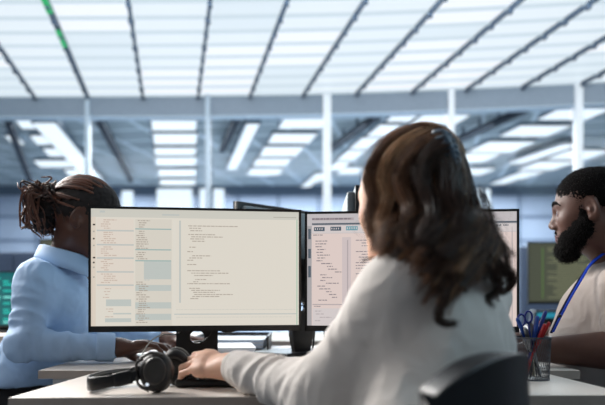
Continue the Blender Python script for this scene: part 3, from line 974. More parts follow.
q = MB(); band(q, pts[50:58], .0145, .0055, m_hs); q.build('size_slider', r, smooth=True)
for nm, c, tilt, ry in (('near', near, math.radians(-12), 0), ('far', far, math.radians(10), 0)):
    # cup axis: ear pads face each other (near pad looks away from the camera)
    s_ = -1 if nm == 'near' else 1
    Rm = Matrix.Rotation(tilt, 3, 'X') @ Matrix.Rotation(math.radians(90) * (1 if s_ < 0 else -1), 3, 'X')
    S = Matrix.Diagonal((.92, 1.12, 1)).to_3x3()
    M = Rm @ S
    q = MB(); q.lathe([(.004, .0225), (.018, .0222), (.027, .020), (.0335, .0155), (.0365, .008), (.037, 0), (.0355, -.008), (.03, -.011)], m_hs, rel(c), 36, M)
    cup = q.build('ear_cup', r, smooth=True)
    q = MB(); q.lathe([(.012, .0228), (.0155, .0245), (.0225, .0240), (.0255, .0215), (.0245, .020)], m_hsg, rel(c), 36, M); q.build('trim_ring', cup, smooth=True)
    q = MB(); q.lathe([(.014, -.010), (.017, -.020), (.024, -.0245), (.031, -.0225), (.036, -.016), (.0355, -.009)], m_cush, rel(c), 36, M); q.build('ear_cushion', r, smooth=True)
# yoke from the band to the near cup
q = MB(); q.tube([rel(p) for p in bez([near + Vector((-.042, .002, 0)), near + Vector((-.036, -.016, .022)), near + Vector((-.01, -.022, .040)), near + Vector((.018, -.018, .035))], 14)], .0042, m_hsg, 8, flat=.7)
q.tube([rel(p) for p in bez([near + Vector((-.042, .002, -.004)), near + Vector((-.034, -.014, -.024)), near + Vector((-.012, -.019, -.036))], 12)], .0042, m_hsg, 8, flat=.7)
q.build('yoke', r, smooth=True)
q = MB(); q.lathe([(.001, .003), (.003, .0025), (.0035, 0)], emit('headset_led', (225, 235, 250), 1.0), rel(near + Vector((-.013, -.0305, -.022))), 10, Matrix.Rotation(math.pi / 2, 3, 'X')); q.build('indicator', r)
q = MB()
cab = bez([near + Vector((-.022, .02, .03)), Vector((-.345, 1.50, .808)), Vector((-.352, 1.62, .832)), Vector((-.345, 1.72, .842)), Vector((-.332, 1.80, .838)), Vector((-.325, 1.86, .842)), Vector((-.322, 1.90, .865))], 40)
q.tube([rel(p) for p in cab], .0016, mat('grey_cable', (92, 88, 84), .4), 7)
q.build('cable', r, smooth=True)

# ---------------------------------------------------------------- pen cup with pens and scissors
PX, PY = (532 - 302.5) * 1.66 / FPX, 1.66
m_cupm = mat('cup_metal_grey', (92, 95, 102), .35, metal=.6)
def mesh_cup():
    r = thing('pen_cup', (PX, PY, .74), 'dark wire-mesh pen cup on the right of the front desk', 'pen cup')
    q = MB(); Rb, Rt, H = .039, .043, .098
    for z, rr_ in ((.0, Rb), (.0975, Rt)):
        q.lathe([(rr_ - .0015, z), (rr_ + .0012, z), (rr_ + .0012, z + .004), (rr_ - .0015, z + .004), (rr_ - .0015, z)], m_cupm, n=40)
    q.build('rim', r)
    q = MB(); q.lathe([(.001, .001), (Rb, .001), (Rb, .003), (.001, .003)], m_dark, n=32); q.build('base', r)
    q = MB(); n = 44
    for k in range(n):
        for s_ in (1, -1):
            a0 = 2 * math.pi * k / n
            P = []
            for i in range(7):
                t = i / 6; a = a0 + s_ * t * .55; rad = Rb + (Rt - Rb) * t
                P.append((rad * math.cos(a), rad * math.sin(a), .003 + t * (H - .004)))
            q.tube(P, .0005, m_cupm, 4, cap=False)
    q.build('wire_mesh', r)
    return r
mesh_cup()
def pen(base, tip, rad, mb_, mc, label, name='ballpoint_pen', cat='pen', pencil=False, clip=True):
    base = Vector(base); tip = Vector(tip); L_ = (tip - base).length
    r = thing(name, base, label, cat, 0, 'pens and pencils in the cup')
    R3 = (tip - base).to_track_quat('Z', 'Y').to_matrix()
    q = MB(); q.lathe([(.0006, 0), (rad * .5, .006), (rad, .016), (rad, L_ * .62), (rad * .98, L_ * .62)], mb_, n=12 if not pencil else 6, R=R3); q.build('barrel', r, smooth=not pencil)
    q = MB(); q.lathe([(rad * 1.12, L_ * .6), (rad * 1.16, L_ * .62), (rad * 1.12, L_ - .004), (rad * .7, L_), (.0005, L_)], mc, n=12, R=R3); q.build('cap' if not pencil else 'eraser', r, smooth=True)
    if clip:
        q = MB(); P = [R3 @ Vector(v) for v in ((rad * 1.1, 0, L_ - .003), (rad * 1.7, 0, L_ - .006), (rad * 1.6, 0, L_ * .72))]
        q.tube(P, .0011, mc, 6); q.build('clip', r)
rp = random.Random(8)
pl = [  # tip px, tip py, base angle, radius, barrel, cap, label
    (517.0, 318, .5, .0042, m_white, m_blue2, 'white pen with a blue cap at the left rim of the cup'),
    (546.0, 311, 3.5, .0042, m_blue, m_blue, 'dark blue pen leaning right, tallest at the right rim'),
    (537.5, 316, 4.4, .0048, m_blue, m_blue2, 'blue marker standing upright beside the scissors handles'),
    (541.5, 321, 2.6, .0050, m_red, m_red, 'red marker in the middle right of the cup'),
    (545.5, 324, 3.1, .0046, m_red, m_red, 'shorter red pen at the right of the red marker'),
    (531.0, 322, 1.1, .0034, m_cream, m_steel, 'cream pencil with a metal end in the middle of the cup'),
    (534.0, 325, 5.2, .0038, m_black, m_black, 'short black pen in the middle of the cup'),
    (524.5, 327, .2, .0036, m_steel, m_steel, 'slim steel pen leaning left behind the scissors'),
    (528.0, 330, 5.7, .0034, m_cream, m_black, 'cream pencil with a dark end leaning across the cup'),
    (520.5, 331, 6.1, .0036, m_black, m_steel, 'black pen with a metal end at the left of the cup'),
    (549.5, 322, 2.9, .0038, m_blue, m_red, 'blue pen with a reddish end at the right rim')]
for i, (tx, ty, an, rd, mb_, mc, lb) in enumerate(pl):
    dy = (-.018, .012, -.004, .02, -.012, .006, .022, -.02, .014, -.006, .0)[i]
    tip = W(tx, ty, PY + dy)
    dx = (tx - 532) * -1.0
    bs = Vector((PX + max(-.028, min(.028, -(tip.x - PX) * .75)), PY - dy * .8, .7455))
    pen(bs, tip, rd, mb_, mc, lb, pencil=mb_ is m_cream, clip=mb_ is not m_cream, name='pencil' if mb_ is m_cream else ('marker_pen' if 'marker' in lb else 'ballpoint_pen'))
r = thing('scissors', (PX, PY, .7455), 'scissors with dark blue ring handles standing in the cup', 'scissors')
c1, c2 = W(521.5, 320, PY - .005), W(529.5, 318, PY + .004)
c2 = W(528.5, 317, PY + .002)
o3 = Vector((PX, PY, .7455))
for nm, c_, off in (('left', c1, -.006), ('right', c2, .006)):
    q = MB(); P = []
    for k in range(25):
        a = 2 * math.pi * k / 24; P.append(c_ - o3 + Vector((.0085 * math.cos(a), 0, .0135 * math.sin(a))))
    q.tube(P, .0026, m_blue, 8, cap=False)
    q.tube([c_ - o3 + Vector((0, 0, -.0135)), Vector((.002 - off * .5, 0, .062))], [.003, .0035], m_blue, 8)
    q.build('handle', r, smooth=True)
q = MB(); q.tube([Vector((-.002, -.001, .066)), Vector((.016, 0, .004))], [.005, .001], m_steel, 6, flat=.3); q.tube([Vector((.004, .001, .066)), Vector((.020, .001, .004))], [.005, .001], m_steel, 6, flat=.3)
q.build('blades', r)

# ---------------------------------------------------------------- office chairs
def office_chair(seat, f, label, bw=.44, bh=.5, bz=.36, back=.24, mback=None, round_=3.0, arms=True, top=None, yaw_back=None):
    """f: facing direction; seat: x, y; seat top z .46"""
    a = math.atan2(f[1], f[0]) - math.pi / 2
    r = thing('office_chair', (seat[0], seat[1], 0), label, 'office chair', a)
    # local +y = forward
    q = MB()
    for k in range(5):
        t = 2 * math.pi * k / 5 + .3
        q.tube([(0, 0, .1), (.15 * math.cos(t), .15 * math.sin(t), .095), (.29 * math.cos(t), .29 * math.sin(t), .07)], [.03, .025, .016], m_black, 8)
    q.build('star_base', r, smooth=True)
    for k in range(5):
        t = 2 * math.pi * k / 5 + .3
        q = MB(); q.lathe([(.008, -.022), (.026, -.02), (.03, -.01), (.03, .01), (.026, .02), (.008, .022)], m_black, (.29 * math.cos(t), .29 * math.sin(t), .03), 16, Matrix.Rotation(t, 3, 'Z') @ Matrix.Rotation(math.pi / 2, 3, 'X')); q.build('caster', r, smooth=True)
    q = MB(); q.lathe([(.028, .09), (.028, .25), (.016, .25), (.016, .40), (.05, .40)], m_dark, n=16); q.build('gas_lift', r, smooth=True)
    V = Vol((-.28, -.27, .36), (.28, .28, .5), .012)
    V.ell((0, 0, .425), (.25, .25, .05), .02); V.rc((-.2, .2, .42), (.2, .2, .42), .035, .035, .05)
    vv, ff = V.mesh(); vv = relax(vv, ff, 2)
    np_obj('seat', [(vv, ff)], [m_chairf], r, (0, 0, 0))
    # curved backrest as a thick sheet
    ni, nj = 26, 22; G = []
    top_z = top or (bz + bh)
    for i in range(ni):
        row = []
        for j in range(nj):
            u = -1 + 2 * i / (ni - 1); v = -1 + 2 * j / (nj - 1)
            # square to superellipse
            m_ = max(abs(u), abs(v)); pn = (abs(u) ** round_ + abs(v) ** round_) ** (1 / round_)
            s_ = m_ / pn if pn > 0 else 0
            x = u * s_ * bw / 2; z = bz + bh / 2 + v * s_ * bh / 2
            y = -back + .35 * x * x / (bw / 2) - .03 * ((z - bz) / bh) ** 2 * 1.2 - .02 * math.cos(v * 2)
            row.append((x, y, z))
        G.append(row)
    q = MB(); q.sheet(G, .05, mback or m_leather); bk = q.build('backrest', r, angle=70)
    md = bk.modifiers.new('round', 'BEVEL'); md.width = .012; md.segments = 3; md.limit_method = 'ANGLE'
    q = MB(); q.tube(bez([(0, -.05, .39), (0, -back - .03, .40), (0, -back - .055, .5), (0, -back - .04, bz + bh * .45)], 14), .022, m_black, 8, flat=.6); q.build('back_bracket', r, smooth=True)
    if arms:
        for s_ in (1, -1):
            q = MB(); q.tube(bez([(s_ * .2, -.02, .4), (s_ * .28, -.02, .44), (s_ * .285, -.03, .6)], 10), .014, m_black, 8); q.box((s_ * .285, .0, .612), (.06, .22, .025), m_black, bev=.01); q.build('armrest', r, angle=50)
    return r

# ---------------------------------------------------------------- people
sk_light = mat('skin_light', (226, 178, 152), .48, var=.05, scale=40, sss=.08, bump=.15, bscale=350)
sk_dark = mat('skin_brown', (80, 48, 35), .42, var=.08, scale=40, sss=.04, bump=.15, bscale=350)
sk_dark2 = mat('skin_deep_brown', (88, 56, 44), .52, var=.08, scale=40, sss=.04, bump=.15, bscale=350)
m_lip = mat('lips_rose', (168, 96, 88), .4); m_lipd = mat('lips_brown', (98, 54, 50), .4)
m_eye = mat('eye_white', (226, 224, 220), .2); m_iris = mat('iris_brown', (44, 26, 18), .15)
m_sweater = mat('sweater_cream', (214, 208, 202), .88, var=.03, scale=20, bump=.35, bscale=700, sheen=.2)
m_shirt = mat('shirt_light_blue', (164, 194, 228), .75, var=.03, scale=14, bump=.15, bscale=900)
m_tee = mat('tee_stone', (166, 155, 148), .85, var=.04, scale=14, bump=.25, bscale=900)
m_trou = mat('trousers_black', (20, 21, 25), .8, var=.1)
m_trou2 = mat('trousers_navy', (36, 44, 62), .8, var=.1)
m_shoe = mat('shoe_black', (18, 18, 18), .4)

def frame(c, f, up=(0, 0, 1)):
    f = Vector(f).normalized(); up = Vector(up).normalized()
    r = f.cross(up).normalized(); u = r.cross(f).normalized()
    M = Matrix((r, f, u)).transposed().to_4x4()
    return Matrix.Translation(Vector(c)) @ M

def add_head(V, F, neck_to, neck_r=(.052, .056), fem=True, s=1.0):
    E = lambda c, r, k=.02, R=None, op='add': V.ell(tuple(x * s for x in c), tuple(x * s for x in r), k, R, op, F)
    Rc = lambda a, b, ra, rb, k=.02, op='add', **kw: V.rc(tuple(x * s for x in a), tuple(x * s for x in b), ra * s, rb * s, k, op, F, **kw)
    jw = .052 if fem else .060
    E((0, -.012, .032), (.074, .094, .086)); E((0, .02, .02), (.068, .07, .082), .03)
    E((0, .034, -.03), (.058, .055, .075), .03); E((0, .03, -.07), (jw, .052, .042), .03)
    Rc((-jw * .85, -.005, -.055), (-.016, .072, -.100), .020, .017, .03); Rc((jw * .85, -.005, -.055), (.016, .072, -.100), .020, .017, .03)
    E((0, .076, -.100), (.020, .016, .016), .02)
    E((-.036, .062, -.025), (.021, .022, .022), .025); E((.036, .062, -.025), (.021, .022, .022), .025)
    Rc((-.034, .076, .021), (-.008, .086, .017), .011, .012, .02); Rc((.034, .076, .021), (.008, .086, .017), .011, .012, .02)
    E((-.031, .098, -.001), (.017, .013, .012), .012, op='sub'); E((.031, .098, -.001), (.017, .013, .012), .012, op='sub')
    Rc((0, .086, .010), (0, .106, -.030), .007, .0105 if fem else .013, .014)
    w_ = .011 if fem else .015
    E((-w_, .098, -.037), (.009, .011, .008), .008); E((w_, .098, -.037), (.009, .011, .008), .008)
    E((-.007, .101, -.045), (.004, .005, .004), .003, op='sub'); E((.007, .101, -.045), (.004, .005, .004), .003, op='sub')
    lt = .0065 if fem else .009
    E((0, .080, -.066), (.024, .018, .018), .02)
    Rc((-.017, .088, -.0665), (0, .096, -.0635), .004, lt * .8, .004); Rc((.017, .088, -.0665), (0, .096, -.0635), .004, lt * .8, .004)
    Rc((-.016, .088, -.0715), (0, .094, -.075), .004, lt, .004); Rc((.016, .088, -.0715), (0, .094, -.075), .004, lt, .004)
    Rc((-.019, .094, -.069), (.019, .094, -.069), .0012, .0012, .003, 'sub')
    for sx in (-1, 1):
        Re = Matrix.Rotation(sx * .35, 3, 'Z') @ Matrix.Rotation(-.18, 3, 'X')
        E((sx * .077, -.010, -.006), (.010, .019, .032), .008, Re)
        E((sx * .086, -.006, .002), (.006, .011, .019), .006, Re, 'sub')
        E((sx * .080, -.004, -.008), (.006, .006, .009), .005, Re)
        E((sx * .076, -.002, -.030), (.007, .008, .009), .006)
        # eyelids
        E((sx * .031, .0765, -.001), (.0155, .0145, .0125), .004)
        E((sx * .031, .0925, -.0015), (.0118, .006, .0048), .003, op='sub')
    base = F @ (Vector((0, -.028, -.045)) * s); V.rc(base, neck_to, neck_r[0] * s, neck_r[1] * s, .03, F=Matrix.Identity(4))
    V.rc(F @ (Vector((0, .0, -.075)) * s), Vector(neck_to) + (F.to_3x3() @ Vector((0, .02, 0))), .040 * s, .045 * s, .03, F=Matrix.Identity(4))
def eyes(F, s=1.0, look=(0, 1, 0)):
    out = []
    for sx in (-1, 1):
        nu, nv = 20, 14; V = []; Fq = []; M = []
        r = .0122 * s; c = Vector((sx * .031, .0775, -.0015)) * s
        for j in range(nv + 1):
            th = math.pi * j / nv
            for i in range(nu):
                a = 2 * math.pi * i / nu
                V.append(F @ (c + Vector((r * math.sin(th) * math.cos(a), r * math.cos(th), r * math.sin(th) * math.sin(a)))))
        for j in range(nv):
            for i in range(nu): Fq.append((j * nu + i, j * nu + (i + 1) % nu, (j + 1) * nu + (i + 1) % nu, (j + 1) * nu + i)); M.append(3 if j < 3 else 2)
        V = np.array([tuple(v) for v in V]); Fq = np.array(Fq); M = np.array(M)
        out.append((V, Fq[M == 2], 2)); out.append((V, Fq[M == 3], 3))
    return out
def face_mats(F, s=1.0):
    Fi = np.array(F.inverted())
    def fn(c, M):
        p = c @ Fi[:3, :3].T + Fi[:3, 3]; p = p / s
        lip = (np.abs(p[:, 0]) < .021) & (p[:, 1] > .084) & (p[:, 2] < -.0585 - np.abs(p[:, 0]) * .25) & (p[:, 2] > -.083 + np.abs(p[:, 0]) * .45)
        lip &= (p[:, 1] < .12) & (M == 0)
        M = M.copy(); M[lip] = 1
        return M
    return fn

def add_hand(V, F, side, curl, spread=1.0, thumb=(.55, .75, -.35), tc=(.3, .4), s=1.0):
    """F: frame at the wrist, local +x to the fingers, +z back of the hand; side +1: thumb towards +y"""
    S = side
    def rc(a, b, ra, rb, k): V.rc(tuple(x * s for x in a), tuple(x * s for x in b), ra * s, rb * s, k, F=F)
    rc((-.03, 0, 0), (.01, 0, 0), .025, .027, .015)
    roots = [(.088, .029, .004), (.092, .008, .006), (.087, -.012, .004), (.078, -.031, -.001)]
    rad = [.0088, .0092, .0087, .0076]; L_ = [(.044, .026, .021), (.048, .030, .022), (.045, .028, .021), (.035, .021, .019)]
    for i, (x, y, z) in enumerate(roots):
        y *= S
        rc((.005, y * .45, -.002), (x - .012, y, z - .006), .016, .0115, .016)
        fan = (.10, .02, -.06, -.16)[i] * S * spread
        d = Vector((math.cos(fan), math.sin(fan), 0)); p = Vector((x, y, z)); a = 0
        rc(tuple(p - d * .02), tuple(p), .0115, rad[i] * 1.12, .010)
        for j in range(3):
            a += curl[i][j]
            dd = d * math.cos(a) + Vector((0, 0, -math.sin(a)))
            p2 = p + dd * L_[i][j]
            r0 = rad[i] * (1.0, .93, .85)[j]; r1 = rad[i] * (.93, .84, .70)[j]
            rc(tuple(p), tuple(p2), r0, r1, .0035); p = p2
    # thenar and thumb
    t = Vector((thumb[0], thumb[1] * S, thumb[2])).normalized()
    p = Vector((.018, .018 * S, -.006)); rc(tuple(p), tuple(p + t * .036), .018, .0125, .014)
    p = p + t * .038
    t2 = (t + Vector((.6, -.15 * S, -.1)) * tc[0]).normalized(); q = p + t2 * .032; rc(tuple(p), tuple(q), .0112, .0098, .006)
    t3 = (t2 + Vector((.7, -.25 * S, -.1)) * tc[1]).normalized(); rc(tuple(q), tuple(q + t3 * .026), .0098, .0075, .004)

def nails(F, side, curl, m_i, s=1.0):
    return []

def legs(V, pel, f, sp=.10, knee=.43, r=(.085, .062, .055, .040), zk=.50):
    f = Vector((f[0], f[1], 0)).normalized(); rt = Vector((f.y, -f.x, 0)); out = []
    for s_ in (1, -1):
        h = Vector(pel) + rt * (s_ * .085) - Vector((0, 0, .03)); k = Vector((pel[0], pel[1], zk)) + f * knee + rt * (s_ * sp)
        a = k + f * .03 - Vector((0, 0, zk - .10))
        V.rc(h, k, r[0], r[1], .05); V.rc(k, a, r[2], r[3], .03); out.append((k, a))
    return out
def shoes(V, ank, f):
    f = Vector((f[0], f[1], 0)).normalized()
    for (k, a) in ank:
        V.rc(a - Vector((0, 0, .045)), a + f * .14 - Vector((0, 0, .063)), .042, .034, .03); V.rc(a, a - Vector((0, 0, .05)), .04, .042, .02)
def meshed(V, it=2): 
    v, f = V.mesh(); return relax(v, f, it), f
def person(loc, label): return thing('person', loc, label, 'person')
def scalp_points(n, rg, cond):
    out = []
    while len(out) < n:
        d = rg.normal(size=3); d /= np.linalg.norm(d)
        if cond(d): out.append(d)
    return np.array(out)
def catmull(P, m):
    """P (n, k, 3) -> (n, m, 3)"""
    n, k, _ = P.shape
    Q = np.concatenate([2 * P[:, :1] - P[:, 1:2], P, 2 * P[:, -1:] - P[:, -2:-1]], 1)
    out = []
    for i in range(m):
        t = i / (m - 1) * (k - 1); j = min(int(t), k - 2); t -= j
        a, b, c, d = Q[:, j], Q[:, j + 1], Q[:, j + 2], Q[:, j + 3]
        out.append(.5 * (2 * b + (c - a) * t + (2 * a - 5 * b + 4 * c - d) * t * t + (3 * b - a - 3 * c + d) * t ** 3))
    return np.stack(out, 1)
def push_out(P, F, c, r):
    """keep points (n,m,3) outside the ellipsoid given in the frame F"""
    Fi = np.array(F.inverted()); Fm = np.array(F)
    q = P @ Fi[:3, :3].T + Fi[:3, 3] - np.array(c); e = q / np.array(r)
    l = np.linalg.norm(e, axis=-1, keepdims=True)
    q = np.where(l < 1, q / np.maximum(l, 1e-6), q) + np.array(c)
    return q @ Fm[:3, :3].T + Fm[:3, 3]

# ======================= the woman in front, seen from behind
A_f = Vector((-.62, .78, -.10)); A_hc = Vector((.200, 1.335, 1.122))
FA = frame(A_hc, A_f)
A_org = (.20, 1.14, 0)
pa = person(A_org, 'woman with long wavy brown hair and cream sweater, seen from behind')
bf = Vector((-.62, .78, 0)).normalized()
shL, shR = Vector((.168, 1.215, .940)), Vector((.340, 1.385, .935))
elL, wrL = Vector((.040, 1.265, .757)), Vector((-.142, 1.462, .790))
elR, wrR = Vector((.315, 1.50, .80)), Vector((.11, 1.62, .785))
nb = Vector((.258, 1.318, .985))
V1 = Vol((.04, 1.17, .93), (.36, 1.50, 1.29), .003)
add_head(V1, FA, nb, (.050, .056)); V1.rc(nb + Vector((0, 0, -.0)), nb + Vector((0, 0, -.04)), .058, .07, .02)
hd = meshed(V1, 1)
# left hand on the keys
hdir = Vector((-.80, .58, -.02)).normalized()
FL = Matrix.Translation(wrL + hdir * .012) @ Matrix((hdir, Vector((0, 0, 1)).cross(hdir).normalized(), hdir.cross(Vector((0, 0, 1)).cross(hdir)).normalized())).transposed().to_4x4()
# roll the hand so its back faces up and a little to the camera
FL = FL @ Matrix.Rotation(math.radians(-24), 4, 'X') @ Matrix.Rotation(math.radians(-6), 4, 'Y')
# local +y is to the left of the pointing direction; the thumb of a left hand palm-down is on its right (-y)
V2 = Vol((-.33, 1.36, .735), (.0, 1.62, .87), .0022)
cur = [(.30, .60, .40), (.38, .72, .5), (.42, .74, .5), (.40, .66, .45)]
add_hand(V2, FL, -1, cur, 1.0, thumb=(.72, .62, -.30)); V2.rc(wrL, wrL + (elL - wrL) * .25, .0265, .031, .015)
h1 = meshed(V2, 1)
hdr = Vector((-.85, .45, -.10)).normalized()
FR = Matrix.Translation(wrR + hdr * .012) @ Matrix((hdr, Vector((0, 0, 1)).cross(hdr).normalized(), hdr.cross(Vector((0, 0, 1)).cross(hdr)).normalized())).transposed().to_4x4()
V3 = Vol((-.12, 1.52, .735), (.2, 1.78, .85), .003)
add_hand(V3, FR, -1 * -1, [(.2, .4, .3)] * 4, 1.0); V3.rc(wrR, wrR + (elR - wrR) * .25, .0265, .031, .015)
h2 = meshed(V3, 1)
V4 = Vol((-.35, .95, .0), (.55, 1.75, 1.02), .011)
pel = Vector((.20, 1.14, .56))
V4.rc(pel, Vector((.262, 1.28, .86)), .105, .10, .05); V4.rc(shL, shR, .045, .045, .05); V4.rc(Vector((.26, 1.3, .9)), nb, .06, .05, .05)
V4.rc(shL, elL, .042, .036, .03); V4.rc(elL, wrL, .036, .026, .02); V4.rc(shR, elR, .042, .036, .03); V4.rc(elR, wrR, .036, .026, .02)
ankA = legs(V4, pel, bf, r=(.075, .052, .048, .034))
for k_, a_ in ankA: V4.rc(a_, a_ + Vector((bf.x * .12, bf.y * .12, -.06)), .034, .028, .02)
bd = meshed(V4, 1)
np_obj('body', [hd, h1, h2, bd] + eyes(FA), [sk_light, m_lip, m_eye, m_iris], pa, A_org, face_mats(FA))
# sweater
V5 = Vol((-.20, .93, .56), (.56, 1.68, 1.06), .0045)
V5.rc(pel + Vector((-.015, .01, .06)), Vector((.238, 1.25, .83)), .136, .122, .06, flat=(tuple(bf), 1.2))
V5.ell((.243, 1.27, .85), (.13, .13, .12), .06)
V5.rc(shL, shR, .062, .060, .07); V5.rc(Vector((.26, 1.3, .93)), nb + Vector((0, 0, -.012)), .085, .062, .06)
V5.rc(shL, elL + (shL - elL) * .1, .064, .059, .045, fold=(.0022, 3, .5, 1.2))
V5.rc(elL + (shL - elL) * .12, elL, .060, .055, .03)
V5.rc(elL, elL + (wrL - elL) * .86, .055, .036, .03, fold=(.0022, 4.0, .3, 1.3))
V5.rc(elL + (wrL - elL) * .80, elL + (wrL - elL) * .985, .035, .031, .012)
V5.rc(shR, elR, .062, .055, .045, fold=(.003, 3, .5, 1.2)); V5.rc(elR, elR + (wrR - elR) * .95, .054, .034, .03, fold=(.005, 5, .8, 1.4))
V5.cut((0, 0, -1), (0, 0, .60))
v, f = V5.mesh(); v = relax(v, f, 2)
v = wrinkle(v, f, .0045, 7.5, (1.0, 1.0, .75), 3.1); v = relax(v, f, 1)
v = cloth_folds(v, f, elL, wrL, .0075, 26, 9, 2.2, .085, -.1, .93); v = cloth_folds(v, f, shL, elL, .0045, 16, 8, 7.7, .085, .25, 1.1); v = relax(v, f, 1)
v = wrinkle(v, f, .0011, 26, (1, 1, .8), 8.0)
np_obj('sweater', [(v, f)], [m_sweater], pa, A_org)
q = MB(); cw = (wrL - elL).normalized(); c0 = elL + (wrL - elL) * .90
R3 = cw.to_track_quat('Z', 'Y').to_matrix()
q.lathe([(.031, -.002), (.036, .0), (.0372, .006), (.0362, .012), (.0366, .020), (.0350, .027), (.0325, .031), (.028, .031)], m_sweater, tuple(c0), 40, R3)
q.build('cuff', pa, smooth=True, off=A_org)
q = MB(); cw = (nb - Vector((.26, 1.3, .93))).normalized()
R3 = cw.to_track_quat('Z', 'Y').to_matrix()
q.lathe([(.058, -.01), (.068, -.006), (.069, .004), (.064, .012), (.056, .010)], m_sweater, tuple(nb + Vector((-.004, .002, -.004))), 40, R3); q.build('collar', pa, smooth=True, off=A_org)
V6 = Vol((-.40, .90, .0), (.55, 1.80, .72), .011)
V6.rc(pel, pel + Vector((0, 0, .08)), .118, .11, .05); legs(V6, pel, bf); V6.cut((0, 0, -1), (0, 0, .085))
np_obj('trousers', [meshed(V6)], [m_trou], pa, A_org)
V7 = Vol((-.45, 1.2, -.01), (.3, 1.95, .15), .008); shoes(V7, ankA, bf); V7.cut((0, 0, -1), (0, 0, .002)); np_obj('shoes', [meshed(V7)], [m_shoe], pa, A_org)

# hair
rg = np.random.default_rng(12)
m_hair = hair_mat('wavy_brown_hair_dark', (30, 21, 17), (80, 55, 41)); m_hair2 = hair_mat('wavy_brown_hair', (76, 52, 37), (138, 98, 70)); m_hair3 = hair_mat('wavy_brown_hair_light', (140, 104, 76), (205, 162, 122))
m_core = mat('hair_core_brown', (36, 25, 20), .7, var=.3, scale=60)
VH = Vol((.03, 1.05, .90), (.45, 1.48, 1.30), .004)
VH.ell((0, -.016, .038), (.0775, .0945, .087), .01, F=FA)
VH.ell((0, .085, -.015), (.075, .05, .075), .02, op='sub', F=FA)
VH.ell((-.03, .10, -.0), (.09, .05, .075), .02, op='sub', F=FA)
VH.rc((.225, 1.28, 1.10), (.248, 1.225, 1.035), .050, .040, .05); VH.rc((.248, 1.225, 1.035), (.252, 1.19, .99), .040, .022, .05)
VH.rc((.285, 1.25, 1.05), (.315, 1.24, 1.0), .036, .022, .04); VH.rc((.165, 1.27, 1.06), (.17, 1.25, 1.02), .026, .018, .04)
v, f = VH.mesh(); v = relax(v, f, 2); v = wrinkle(v, f, .006, 22, (1, 1, .35), 4.0)
core = (v, f)
def wavy(N, clumps, seed, rad0, jit, core_bias=0.0):
    rg = np.random.default_rng(seed)
    cond = lambda d: (d[2] > -.30) and not (d[1] > .50 and d[2] < .62 - .0 * d[0]) and not (d[1] > .25 and d[2] < .12)
    D = scalp_points(N, rg, cond)
    sr = np.array([.080, .098, .091]); sc = np.array([0, -.015, .038])
    Fm = np.array(FA)
    toW = lambda q: q @ Fm[:3, :3].T + Fm[:3, 3]
    cd = scalp_points(clumps, rg, cond)
    ci = np.argmax(D @ cd.T + rg.normal(size=(N, clumps)) * .02, 1)
    s_root = D[:, 0] + np.where(D[:, 1] > .2, 0, 0)
    cs = np.clip(cd[:, 0] * 1.0 + rg.normal(size=clumps) * .22, -1, 1)
    ctop = cd[:, 2] > .22; cs = np.where(ctop, .30 + .42 * cs, cs)
    s = cs[ci]
    K = [-1, -.7, -.35, -.05, .2, .45, .7, 1]
    ex = np.interp(cs, K, [384, 390, 403, 424, 443, 456, 480, 506]) + rg.normal(size=clumps) * 5
    ey = np.interp(cs, K, [262, 264, 270, 276, 302, 284, 276, 290]) + rg.normal(size=clumps) * 6 - rg.random(clumps) ** 2 * 34
    eY = np.interp(cs, K, [1.205, 1.195, 1.165, 1.135, 1.118, 1.125, 1.17, 1.245]) - rg.random(clumps) * .02
    Ee = np.stack([(ex - 302.5) * eY / FPX, eY, CAMZ - (ey - HZ) * eY / FPX], 1)
    e = Ee[ci] + rg.normal(size=(N, 3)) * jit * .35
    rr = 1.0 + rg.random((N, 1)) * .07 - core_bias
    p0 = toW(sc + D * sr * .97)
    # hanging direction round the back of the head
    hx = np.clip(s, -1, 1) * .93; hy = -np.sqrt(np.maximum(0, 1 - hx ** 2)) * .95 + .10 * np.abs(hx)
    hd_ = np.stack([hx, hy, -.25 + 0 * hx], 1)
    top = ctop[ci]
    clip = np.array([.05, -.985, .42])
    clip_d = clip + np.stack([s * .35, 0 * s, -.15 * np.abs(s)], 1)
    mid = np.where(top[:, None], D * .5 + clip_d * .62, D * .6 + hd_ * .5)
    mid = mid / np.linalg.norm(mid, axis=1, keepdims=True)
    q = np.where(top[:, None], clip_d / np.linalg.norm(clip_d, axis=1, keepdims=True), D * .25 + hd_ * .8)
    q = q / np.linalg.norm(q, axis=1, keepdims=True)
    P1 = toW(sc + (D * .75 + mid * .25) * sr * 1.07 * rr); P2 = toW(sc + mid * sr * 1.07 * rr); P3 = toW(sc + q * sr * 1.06 * rr)
    P4 = toW(sc + hd_ / np.linalg.norm(hd_, axis=1, keepdims=True) * sr * 1.13 * rr + np.array([0, 0, -.045])) + rg.normal(size=(N, 3)) * .004
    P5 = P4 * .5 + e * .5 + np.array([.014, -.012, .0]) + rg.normal(size=(N, 3)) * jit
    P = np.stack([p0, P1, P2, P3, P4, P5, e], 1)
    m = 34
    path = catmull(P, m)
    t = np.linspace(0, 1, m)[None, :]
    ph = (cs * 4 + rg.random(clumps) * 1.6)[ci][:, None] + rg.normal(size=(N, 1)) * .35
    fr = (1.8 + rg.random(clumps) * .9)[ci][:, None]
    env = np.clip((t - .30) / .5, 0, 1)
    am = (.005 + rg.random(clumps) * .006)[ci][:, None] * env + .0022 * np.clip(t / .2, 0, 1)
    w1 = np.array([.93, .2, .3]); w2 = np.array([-.2, .95, .1])
    path = path + (am * np.sin(2 * math.pi * fr * t + ph))[..., None] * w1 + (am * .8 * np.cos(2 * math.pi * fr * t + ph))[..., None] * w2
    # curl the tips
    path = push_out(path, FA, sc, sr * 1.0)
    rad = rad0 * (1 - .75 * np.clip((t - .55) / .45, 0, 1)) * (.6 + .4 * rg.random((N, 1)))
    return path, rad, ci
pieces = []
